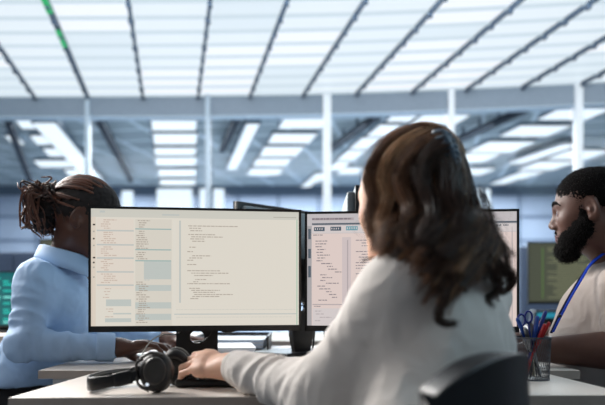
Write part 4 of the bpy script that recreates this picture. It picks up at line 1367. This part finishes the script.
def put(N, cl, seed, r0, jit, sides=3):
    pth, rd, ci = wavy(N, cl, seed, r0, jit)
    tone = np.random.default_rng(seed + 100).choice([0, 0, 0, 2, 2, 3], size=cl)[ci]
    for tn in (0, 2, 3):
        k_ = tone == tn
        if k_.any(): pieces.append(strands(pth[k_], rd[k_], sides) + (tn,))
put(6500, 120, 5, .00062, .009); put(900, 70, 9, .0016, .007, 5); put(220, 220, 21, .00038, .022)
# loose curls that hang apart from the mass
def lock(pts, n, seed, spread, rad=.0006, m=30, wave=.004, fr=2.0, tone=0):
    rg = np.random.default_rng(seed)
    B = np.array([[tuple(p) for p in bez(pts, m - 1)]]).repeat(n, 0)
    t = np.linspace(0, 1, m)[None, :, None]
    B = B + rg.normal(size=(n, 1, 3)) * spread * (1 - t * .55) + rg.normal(size=(n, 1, 3)) * spread * .5 * t
    B = B + (np.sin(fr * 6.28 * t + rg.random((n, 1, 1)) * .8) * wave) * np.array([.9, .3, .3])
    B = push_out(B, FA, np.array([0, -.015, .038]), np.array([.080, .098, .091]) * 1.05)
    r = np.ones((n, m)) * rad * (1 - .7 * t[..., 0] ** 2)
    pieces.append(strands(B, r) + (tone,))
lock([W(428, 240, 1.14), W(437, 262, 1.125), W(452, 280, 1.115), W(446, 298, 1.105), W(438, 310, 1.10), W(443, 321, 1.10), W(455, 323, 1.10)], 110, 1, .0052)
lock([W(465, 235, 1.17), W(484, 252, 1.18), W(500, 266, 1.20), W(511, 277, 1.21), W(508, 289, 1.21), W(497, 292, 1.20)], 120, 2, .0055)
lock([W(470, 240, 1.16), W(487, 262, 1.17), W(499, 276, 1.19), W(496, 290, 1.19), W(488, 299, 1.19), W(492, 306, 1.19)], 70, 3, .0045)
lock([W(455, 240, 1.15), W(462, 262, 1.14), W(460, 278, 1.13), W(465, 292, 1.125)], 60, 4, .004)
lock([W(478, 190, 1.19), W(492, 215, 1.20), W(500, 240, 1.21), W(507, 262, 1.21), W(513, 280, 1.22)], 34, 5, .006, .0004)
lock([W(372, 205, 1.31), W(374, 226, 1.30), W(380, 244, 1.28), W(392, 258, 1.25)], 90, 6, .0045)
lock([W(384, 200, 1.27), W(392, 228, 1.25), W(386, 250, 1.235), W(396, 268, 1.22), W(412, 276, 1.19)], 110, 7, .006)
lock([W(410, 134, 1.28), W(388, 145, 1.265), W(378, 160, 1.262), W(372, 178, 1.258), W(374, 198, 1.252), W(371, 218, 1.25), W(378, 238, 1.235), W(388, 256, 1.215)], 300, 31, .0075, tone=2, wave=.003)
lock([W(424, 136, 1.26), W(405, 145, 1.245), W(392, 160, 1.240), W(386, 180, 1.240), W(388, 200, 1.235), W(383, 222, 1.225), W(392, 244, 1.205), W(398, 262, 1.19)], 260, 32, .0075, tone=3, wave=.003)
lock([W(434, 141, 1.24), W(418, 148, 1.23), W(405, 164, 1.22), W(402, 185, 1.215), W(408, 210, 1.20), W(402, 235, 1.18), W(412, 256, 1.165), W(408, 274, 1.16)], 240, 33, .009, tone=2, wave=.004)
lock([W(444, 148, 1.22), W(432, 154, 1.21), W(425, 168, 1.20), W(424, 190, 1.19), W(432, 215, 1.17), W(425, 240, 1.15), W(436, 262, 1.135)], 240, 34, .010, wave=.004)
lock([W(446, 165, 1.20), W(450, 190, 1.18), W(460, 215, 1.16), W(455, 240, 1.14), W(466, 262, 1.14)], 240, 35, .010, wave=.004)
lock([W(405, 220, 1.19), W(416, 248, 1.17), W(428, 268, 1.14), W(440, 276, 1.13)], 90, 8, .006)
lock([W(362, 262, 1.27), W(368, 259, 1.26), W(380, 258, 1.255)], 8, 14, .002, .0004, wave=.001)
pieces.append(core + (1,))
np_obj('hair', pieces, [m_hair, m_core, m_hair2, m_hair3], pa, A_org)
# claw clip at the back of the head
m_clip = mat('clip_blue_grey', (92, 112, 130), .3)
cc = W(446, 150, 1.225)
q = MB()
for k in range(6):
    t = -1 + 2 * k / 5
    p = cc + Vector((.004 * (1 - t * t) + t * .008, 0, -t * .026))
    q.tube(bez([p + Vector((-.016, -.004, .004)), p + Vector((-.004, -.016, .004)), p + Vector((.012, -.010, 0)), p + Vector((.018, .012, -.004))], 10), .0032, m_clip, 7)
q.tube(bez([cc + Vector((-.006, -.012, .028)), cc + Vector((.006, -.016, 0)), cc + Vector((.010, -.012, -.028))], 12), .0055, m_clip, 8)
q.build('hair_clip', pa, smooth=True, off=A_org)
office_chair((.120, 1.085), (-.78, .62), 'black leather backed office chair of the woman in the cream sweater', bw=.36, bh=.44, bz=.42, back=.165, round_=2.6, arms=False)

# ======================= the woman in blue, at the left
B_org = (-.90, 2.2, 0)
pb = person(B_org, 'woman in light blue shirt with tied dreadlocks, face behind the big monitor')
B_hc = Vector((-.668, 2.16, 1.176)); B_f = Vector((.95, .10, -.30)); FB = frame(B_hc, B_f, (0.12, 0, 1))
nbB = Vector((-.728, 2.185, 1.058)); bfB = Vector((1, .05, 0)).normalized()
sR, sL = Vector((-.778, 2.055, .985)), Vector((-.735, 2.32, .99))
eR, wR = Vector((-.795, 1.985, .802)), Vector((-.555, 2.06, .785))
eL, wL = Vector((-.70, 2.40, .80)), Vector((-.47, 2.34, .79))
V1 = Vol((-.86, 1.99, .95), (-.50, 2.33, 1.33), .0035)
add_head(V1, FB, nbB, (.050, .058)); V1.rc(nbB, nbB + Vector((-.01, 0, -.06)), .058, .075, .02); hd = meshed(V1, 1)
def hand_frame(w, d, roll=0, pitch=0):
    d = Vector(d).normalized(); y = Vector((0, 0, 1)).cross(d).normalized()
    return Matrix.Translation(w + d * .012) @ Matrix((d, y, d.cross(y).normalized())).transposed().to_4x4() @ Matrix.Rotation(math.radians(roll), 4, 'X') @ Matrix.Rotation(math.radians(pitch), 4, 'Y')
V2 = Vol((-.63, 1.95, .735), (-.33, 2.2, .87), .0028)
add_hand(V2, hand_frame(wR, (.98, .18, .05), -18), 1, [(.15, .45, .35), (.22, .5, .4), (.3, .5, .4), (.36, .5, .4)]); V2.rc(wR, wR + (eR - wR) * .3, .027, .029, .015); h1 = meshed(V2, 1)
V3 = Vol((-.55, 2.22, .735), (-.25, 2.44, .87), .0032)
add_hand(V3, hand_frame(wL, (.97, -.22, 0), 10), -1, [(.15, .35, .3)] * 4); V3.rc(wL, wL + (eL - wL) * .3, .028, .033, .015); h2 = meshed(V3, 1)
V4 = Vol((-1.1, 1.9, 0), (-.35, 2.5, 1.08), .012); pel = Vector((-.93, 2.2, .56))
V4.rc(pel, Vector((-.785, 2.19, .88)), .085, .085, .04); V4.rc(sR, sL, .045, .045, .05); V4.rc(Vector((-.78, 2.19, .95)), nbB, .06, .05, .05)
V4.rc(sR, eR, .038, .031, .02); V4.rc(eR, wR, .030, .025, .02); V4.rc(sL, eL, .036, .031, .02); V4.rc(eL, wL, .030, .025, .02)
ankB = legs(V4, pel, bfB, r=(.075, .052, .048, .034))
for k_, a_ in ankB: V4.rc(a_, a_ + Vector((bfB.x * .12, 0, -.06)), .034, .028, .02)
np_obj('body', [hd, h1, h2, meshed(V4, 1)] + eyes(FB), [sk_dark, m_lipd, m_eye, m_iris], pb, B_org, face_mats(FB))
V5 = Vol((-1.12, 1.88, .56), (-.46, 2.52, 1.09), .005)
V5.rc(pel + Vector((.02, 0, .04)), Vector((-.785, 2.19, .86)), .130, .125, .06, flat=((1, 0, 0), 1.3)); V5.ell((-.755, 2.19, .91), (.10, .15, .12), .05)
V5.rc(sR, sL, .054, .054, .05); V5.rc(Vector((-.76, 2.19, .98)), nbB + Vector((-.012, 0, -.006)), .08, .062, .05)
V5.rc(sR, eR, .054, .046, .03); V5.rc(eR, eR + (wR - eR) * .93, .047, .036, .025)
V5.rc(sL, eL, .060, .050, .04, fold=(.003, 4, .5, 1.1)); V5.rc(eL, eL + (wL - eL) * .93, .050, .036, .03, fold=(.003, 4.5, .2, 1.2))
V5.cut((0, 0, -1), (0, 0, .665))
v, f = V5.mesh(); v = relax(v, f, 2); v = wrinkle(v, f, .004, 8, (1.1, 1, .8), 9.0); v = cloth_folds(v, f, sR, eR, .0065, 22, 7, 3.3, .08, .05, 1.1); v = cloth_folds(v, f, eR, wR, .0055, 22, 8, 5.1, .07, -.1, .8); v = relax(v, f, 1); v = wrinkle(v, f, .0015, 24, (1, 1, 1), 2.0)
np_obj('shirt', [(v, f)], [m_shirt], pb, B_org)
q = MB(); d = (wR - eR).normalized(); R3 = d.to_track_quat('Z', 'Y').to_matrix()
q.lathe([(.036, -.002), (.0415, 0), (.0428, .01), (.0425, .045), (.0410, .052), (.034, .05)], m_shirt, tuple(eR + (wR - eR) * .80), 36, R3); q.build('cuff', pb, smooth=True, off=B_org)
# shirt collar: a folded band that opens at the front
q = MB(); G = []
for i in range(29):
    t = i / 28; an = math.radians(-150 + 300 * t)      # 0 = back of the neck
    # back of the neck is -x here (she faces +x)
    ca, sa = math.cos(an), math.sin(an)
    frn = abs(t - .5) * 2
    r1 = .066 + .012 * frn; drop = .030 * frn ** 1.6
    c = Vector((nbB.x - .012 + .015 * frn, nbB.y, nbB.z + .024 - drop * 1.4))
    row = [c + Vector((-ca * (r1 - .006), -sa * (r1 - .006), -.012)), c + Vector((-ca * r1, -sa * r1, .016)), c + Vector((-ca * (r1 + .010), -sa * (r1 + .010), .014)),
           c + Vector((-ca * (r1 + .022 + .006 * frn), -sa * (r1 + .022), -.014 - .02 * frn ** 4)), c + Vector((-ca * (r1 + .03 + .02 * frn ** 3), -sa * (r1 + .029), -.034 - .03 * frn ** 4))]
    G.append(row)
q.sheet(G, .0022, m_shirt); q.build('collar', pb, smooth=True, off=B_org)
V6 = Vol((-1.15, 1.92, 0), (-.30, 2.5, .78), .012)
V6.rc(pel, pel + Vector((.02, 0, .09)), .128, .118, .05); legs(V6, pel, bfB); V6.cut((0, 0, -1), (0, 0, .085)); np_obj('trousers', [meshed(V6)], [m_trou], pb, B_org)
V7 = Vol((-.75, 1.95, -.01), (-.15, 2.45, .15), .008); shoes(V7, ankB, bfB); V7.cut((0, 0, -1), (0, 0, .002)); np_obj('shoes', [meshed(V7)], [m_shoe], pb, B_org)
# dreadlocks
m_loc = hair_mat('dreadlock_brown', (34, 20, 15), (112, 70, 52), .55)
rg = np.random.default_rng(3); q = MB()
VH = Vol((-.86, 2.0, 1.05), (-.54, 2.32, 1.33), .0045)
VH.ell((0, -.014, .036), (.0765, .0955, .0875), .01, F=FB); VH.ell((0, .018, .029), (.0725, .0765, .0865), .02, F=FB); VH.ell((0, .132, -.03), (.10, .065, .085), .015, op='sub', F=FB); VH.ell((0, .04, -.095), (.12, .12, .06), .015, op='sub', F=FB)
v, f = VH.mesh(); v = relax(v, f, 1); v = wrinkle(v, f, .002, 70, (1, 1, 1), 5); pieces = [(v, f, 1)]
tie = np.array([0, -1.0, .02]); sr = np.array([.079, .099, .090]); sc = np.array([0, -.014, .036])
Fm = np.array(FB); toW = lambda qq: qq @ Fm[:3, :3].T + Fm[:3, 3]
P = []; Rr = []
for i in range(90):
    a = -1.45 + 2.9 * rg.random(); fr = rg.random()
    start = np.array([math.sin(a) * .98, .80 - .5 * abs(math.sin(a)), math.cos(a) * .95 + .02])
    if abs(a) > 1.15: start = np.array([math.sin(a), .35 * rg.random() - .2, .15 - .4 * rg.random()])
    start /= np.linalg.norm(start)
    d0 = start * (1 - fr * .55) + tie * fr * .55
    row = []
    for t in np.linspace(0, 1, 12):
        d = d0 * (1 - t) + tie * t; d /= np.linalg.norm(d)
        row.append(toW(sc + d * sr * (1.0 + .035 * math.sin(t * 3.1))))
    P.append(row); Rr.append([.0036 + .0008 * math.sin(k * 1.9 + i) for k in range(12)])
V_, F_ = strands(np.array(P), np.array(Rr), 7); pieces.append((V_, F_, 0))
tp = toW(sc + tie * sr * 1.02)
P = []; Rr = []
ends = []; NL = 230
for i in range(NL):
    kind = rg.random()
    if kind < .25:   # sprays up and back
        e = W(rg.uniform(26, 62), rg.uniform(182, 206), 2.16); dep = rg.normal() * .055
    elif kind < .7:  # falls down behind
        e = W(rg.uniform(29, 62), rg.uniform(205, 234), 2.16); dep = rg.normal() * .045
    else:
        e = W(rg.uniform(46, 84), rg.uniform(212, 243), 2.16); dep = rg.normal() * .04
    e = np.array(e); e[1] += dep
    m1 = tp * .6 + e * .4 + np.array([-.012 - .03 * rg.random(), dep * .5, .03 + .025 * rg.random()])
    if kind < .25: m1 = tp * .5 + e * .5 + rg.normal(size=3) * .010
    m2 = tp * .2 + e * .8 + rg.normal(size=3) * .014 + (np.array([-.018, 0, .012]) if kind >= .25 else 0)
    st = tp + rg.normal(size=3) * np.array([.008, .014, .014])
    P.append([st, m1, m2, e]); r0 = rg.uniform(.0024, .0042); Rr.append(r0)
path = catmull(np.array(P), 14)
tt = np.linspace(0, 1, 14)[None, :]
Rr = np.array(Rr)[:, None] * (1 - .45 * tt ** 2) * (1 + .12 * np.sin(tt * 40 + np.arange(NL)[:, None]))
path += (np.sin(tt * 7 + np.arange(NL)[:, None])[..., None] * .0035 * tt[..., None]) * np.array([.5, .5, .7])
V_, F_ = strands(path, Rr, 7); pieces.append((V_, F_, 0))
# dense body of the bunch
VB = Vol((-.93, 2.0, 1.05), (-.66, 2.32, 1.32), .004)
cb = Vector(tuple(tp)); VB.rc(cb, W(50, 206, 2.16), .038, .046, .03); VB.rc(W(49, 206, 2.16), W(44, 224, 2.16), .044, .030, .03)
v, f = VB.mesh(); v = relax(v, f, 1); v = wrinkle(v, f, .005, 60, (1, 1, .6), 5); pieces.append((v, f, 1))
m_corel = mat('dreadlock_core', (22, 14, 12), .8, var=.3, scale=80)
np_obj('hair', pieces, [m_loc, m_corel], pb, B_org)
office_chair((-.945, 2.17), (.82, .57), 'black office chair of the woman in the light blue shirt', bw=.42, bh=.42, bz=.42, back=.22, mback=m_chairf, arms=False)

# ======================= the bearded man, at the right
C_org = (1.05, 2.1, 0)
pc = person(C_org, 'bearded man in pale t-shirt and blue lanyard, in profile at right')
C_hc = Vector((.848, 2.06, 1.190)); C_f = Vector((-.90, .43, -.10)); FC = frame(C_hc, C_f)
nbC = Vector((.955, 2.085, 1.035)); bfC = Vector((-1, .03, 0)).normalized()
sL, sR = Vector((.905, 1.92, .955)), Vector((1.00, 2.27, .98))
eL, wL = Vector((.885, 1.88, .79)), Vector((.665, 1.965, .787))
eR, wR = Vector((.93, 2.38, .80)), Vector((.66, 2.30, .785))
SC_ = 1.03
V1 = Vol((.70, 1.9, .96), (1.06, 2.24, 1.33), .0032)
add_head(V1, FC, nbC, (.062, .072), fem=False, s=SC_); V1.rc(nbC, nbC + Vector((0, 0, -.05)), .072, .09, .02); hd = meshed(V1, 1)
V2 = Vol((.42, 1.80, .735), (.98, 2.08, .90), .0034)
add_hand(V2, hand_frame(wL, (-.99, .12, .0), 14), -1, [(.18, .45, .35), (.24, .5, .4), (.3, .5, .4), (.34, .5, .4)], s=1.08); V2.rc(wL, eL, .033, .060, .015); h1 = meshed(V2, 1)
V2.rc(eL, eL + (sL - eL) * .3, .060, .060, .02); h1 = meshed(V2, 1)
V3 = Vol((.44, 2.17, .735), (.75, 2.42, .87), .0036)
add_hand(V3, hand_frame(wR, (-.98, -.15, 0), -8), 1, [(.18, .4, .35)] * 4, s=1.08); V3.rc(wR, wR + (eR - wR) * .3, .030, .036, .015); h2 = meshed(V3, 1)
V4 = Vol((.5, 1.75, 0), (1.35, 2.55, 1.1), .012); pel = Vector((1.14, 2.12, .57))
V4.rc(pel, Vector((1.02, 2.1, .86)), .135, .13, .05); V4.rc(sL, sR, .06, .06, .05); V4.rc(Vector((1.0, 2.1, .95)), nbC, .07, .065, .05)
V4.rc(sL, eL, .054, .050, .03); V4.rc(eL, wL, .048, .031, .02); V4.rc(sR, eR, .054, .045, .03); V4.rc(eR, wR, .045, .031, .02)
ankC = legs(V4, pel, bfC, r=(.088, .060, .056, .040), sp=.12)
for k_, a_ in ankC: V4.rc(a_, a_ + Vector((bfC.x * .12, 0, -.06)), .036, .03, .02)
np_obj('body', [hd, h1, h2, meshed(V4, 1)] + eyes(FC, SC_), [sk_dark2, m_lipd, m_eye, m_iris], pc, C_org, face_mats(FC, SC_))
V5 = Vol((.70, 1.74, .56), (1.36, 2.48, 1.10), .005)
V5.rc(pel + Vector((0, 0, .04)), Vector((1.02, 2.1, .84)), .165, .155, .06); V5.ell((.925, 2.09, .87), (.150, .17, .14), .06); V5.ell((.875, 2.08, .77), (.14, .15, .11), .06)
V5.rc(sL, sR, .078, .078, .07); V5.rc(Vector((.98, 2.1, .98)), nbC + Vector((.004, 0, -.018)), .10, .078, .05)
V5.rc(sL, sL + (eL - sL) * .62, .076, .074, .04, fold=(.003, 3, .5, 1.1)); V5.rc(sR, sR + (eR - sR) * .6, .076, .072, .04, fold=(.003, 3, .5, 1.1))
V5.cut((0, 0, -1), (0, 0, .60))
v, f = V5.mesh(); v = relax(v, f, 2); v = wrinkle(v, f, .006, 8, (1, 1, .9), 21.0); v = relax(v, f, 1); v = wrinkle(v, f, .0014, 24, (1, 1, 1), 5.0)
np_obj('t_shirt', [(v, f)], [m_tee], pc, C_org)
V6 = Vol((.5, 1.8, 0), (1.4, 2.5, .74), .012)
V6.rc(pel, pel + Vector((0, 0, .06)), .155, .15, .05); legs(V6, pel, bfC, r=(.10, .075, .068, .05), sp=.12); V6.cut((0, 0, -1), (0, 0, .085)); np_obj('trousers', [meshed(V6)], [m_trou2], pc, C_org)
V7 = Vol((.38, 1.85, -.01), (.95, 2.45, .15), .008); shoes(V7, ankC, bfC); V7.cut((0, 0, -1), (0, 0, .002)); np_obj('shoes', [meshed(V7)], [m_shoe], pc, C_org)
# short hair and beard
m_bl = hair_mat('short_black_hair', (6, 5, 5), (15, 12, 11), .95); m_blc = mat('short_hair_core', (10, 8, 8), .95, var=.3, scale=200, spec=.1)
s = SC_
VH = Vol((.70, 1.9, 1.05), (1.06, 2.24, 1.34), .0032)
VH.ell((0, -.014 * s, .033 * s), (.0765 * s, .0955 * s, .0875 * s), .01, F=FC)
VH.ell((0, .018, .03), (.0725, .0765, .0862), .02, F=FC); VH.ell((0, .139, -.012), (.085, .074, .10), .012, op='sub', F=FC)
for sx in (-1, 1): VH.ell((sx * .085, -.004, -.012), (.022, .026, .042), .008, op='sub', F=FC); VH.ell((sx * .075, .066, -.01), (.04, .034, .052), .008, op='sub', F=FC)
VH.ell((0, .0, -.10), (.15, .2, .06), .01, op='sub', F=FC)
v, f = VH.mesh(); v = relax(v, f, 1); v = wrinkle(v, f, .0012, 160, (1, 1, 1), 5); hp = [(v, f, 1)]
VB = Vol((.70, 1.9, 1.0), (1.0, 2.24, 1.24), .003)
for a_, b_, r0, r1 in (((-.066, .020, .012), (-.062, .016, -.040), .008, .012), ((-.060, .022, -.052), (-.046, .055, -.084), .016, .019), ((-.062, .008, -.045), (-.050, .040, -.090), .013, .018), ((-.052, .042, -.048), (-.034, .070, -.078), .011, .013), ((-.060, .004, -.024), (-.057, .014, -.058), .012, .014), ((-.058, .010, -.058), (-.029, .062, -.094), .017, .023), ((-.03, .065, -.098), (0, .080, -.106), .022, .024),
                       ((-.0565, .03, -.05), (-.035, .062, -.066), .015, .015)):
    for sx in (1, -1): VB.rc(tuple(v_ * s for v_ in (a_[0] * sx, a_[1], a_[2])), tuple(v_ * s for v_ in (b_[0] * sx, b_[1], b_[2])), r0, r1, .02, F=FC)
VB.ell((0, .068 * s, -.114 * s), (.034, .027, .024), .02, F=FC)
for sx in (1, -1): VB.rc((sx * .026 * s, .0835 * s, -.082 * s), (sx * .006 * s, .0955 * s, -.0535 * s), .006, .006, .008, F=FC)
VB.ell((0, .10 * s, -.0685 * s), (.021, .02, .0085), .006, op='sub', F=FC)
v, f = VB.mesh(); v = relax(v, f, 1); v = wrinkle(v, f, .003, 120, (1, 1, 1), 7); bp_ = [(v, f, 1)]
def fuzz(v, f, n, ln, rad, seed, grav=.3):
    rg = np.random.default_rng(seed); N = vnormals(v, f); ix = rg.choice(len(v), n); p = v[ix]; d = N[ix] + rg.normal(size=(n, 3)) * .35
    d /= np.linalg.norm(d, axis=1, keepdims=True); t = np.linspace(0, 1, 4)[None, :, None]
    P = p[:, None, :] + d[:, None, :] * ln * t + np.array([0, 0, -1]) * ln * grav * t * t
    return strands(P, np.ones((n, 4)) * rad * (1 - .6 * t[..., 0]))
hp.append(fuzz(hp[0][0], hp[0][1], 5000, .005, .0004, 2, .1) + (0,)); bp_.append(fuzz(bp_[0][0], bp_[0][1], 6000, .006, .0004, 3, .5) + (0,))
np_obj('hair', hp, [m_bl, m_blc], pc, C_org); np_obj('beard', bp_, [m_bl, m_blc], pc, C_org)
q = MB()
for sx in (1, -1):
    p = [FC @ (Vector((sx * x, y, z)) * s) for x, y, z in ((.012, .0985, .023), (.026, .0965, .030), (.042, .086, .028), (.053, .074, .018))]
    q.tube(bez(p, 10), [.004, .006, .0065, .0065, .0065, .006, .0055, .005, .004, .003, .002], m_blc, 7, flat=.6)
q.build('eyebrows', pc, smooth=True, off=C_org)
# lanyard
q = MB(); m_lan = mat('lanyard_blue', (22, 52, 150), .9, spec=.1); m_land = mat('lanyard_navy', (10, 16, 48), .9, spec=.1)
def strap(P, w, m_, t=.0012):
    P = [Vector(p) for p in P]; n = len(P); L_ = []; 
    q.tube(P, w, m_, 8, flat=.22, up=(0, .8, .35))
LN = [W(612, 249, 2.04), W(600, 256, 2.01), W(590, 265, 1.985), W(581, 280, 1.965), W(571, 297, 1.95), W(561, 316, 1.94), W(553, 332, 1.935)]
strap(bez(LN, 24), .0058, m_lan)
LN2 = [W(600, 256, 2.02), W(591, 264, 2.0), W(582, 276, 1.99), W(571, 294, 1.975), W(560, 314, 1.96), W(551, 333, 1.955)]
strap(bez(LN2, 24), .0075, m_land)
q.build('lanyard', pc, smooth=True, off=C_org)
q = MB(); q.lathe([(.002, .004), (.004, .003), (.005, 0)], m_black, tuple(W(560, 316, 1.925)), 12, Matrix.Rotation(math.pi / 2, 3, 'X')); q.build('button', pc, off=C_org)
office_chair((1.16, 2.12), (-1, .03), 'black office chair of the bearded man', bw=.44, bh=.44, bz=.42, back=.26, mback=m_chairf, arms=False)
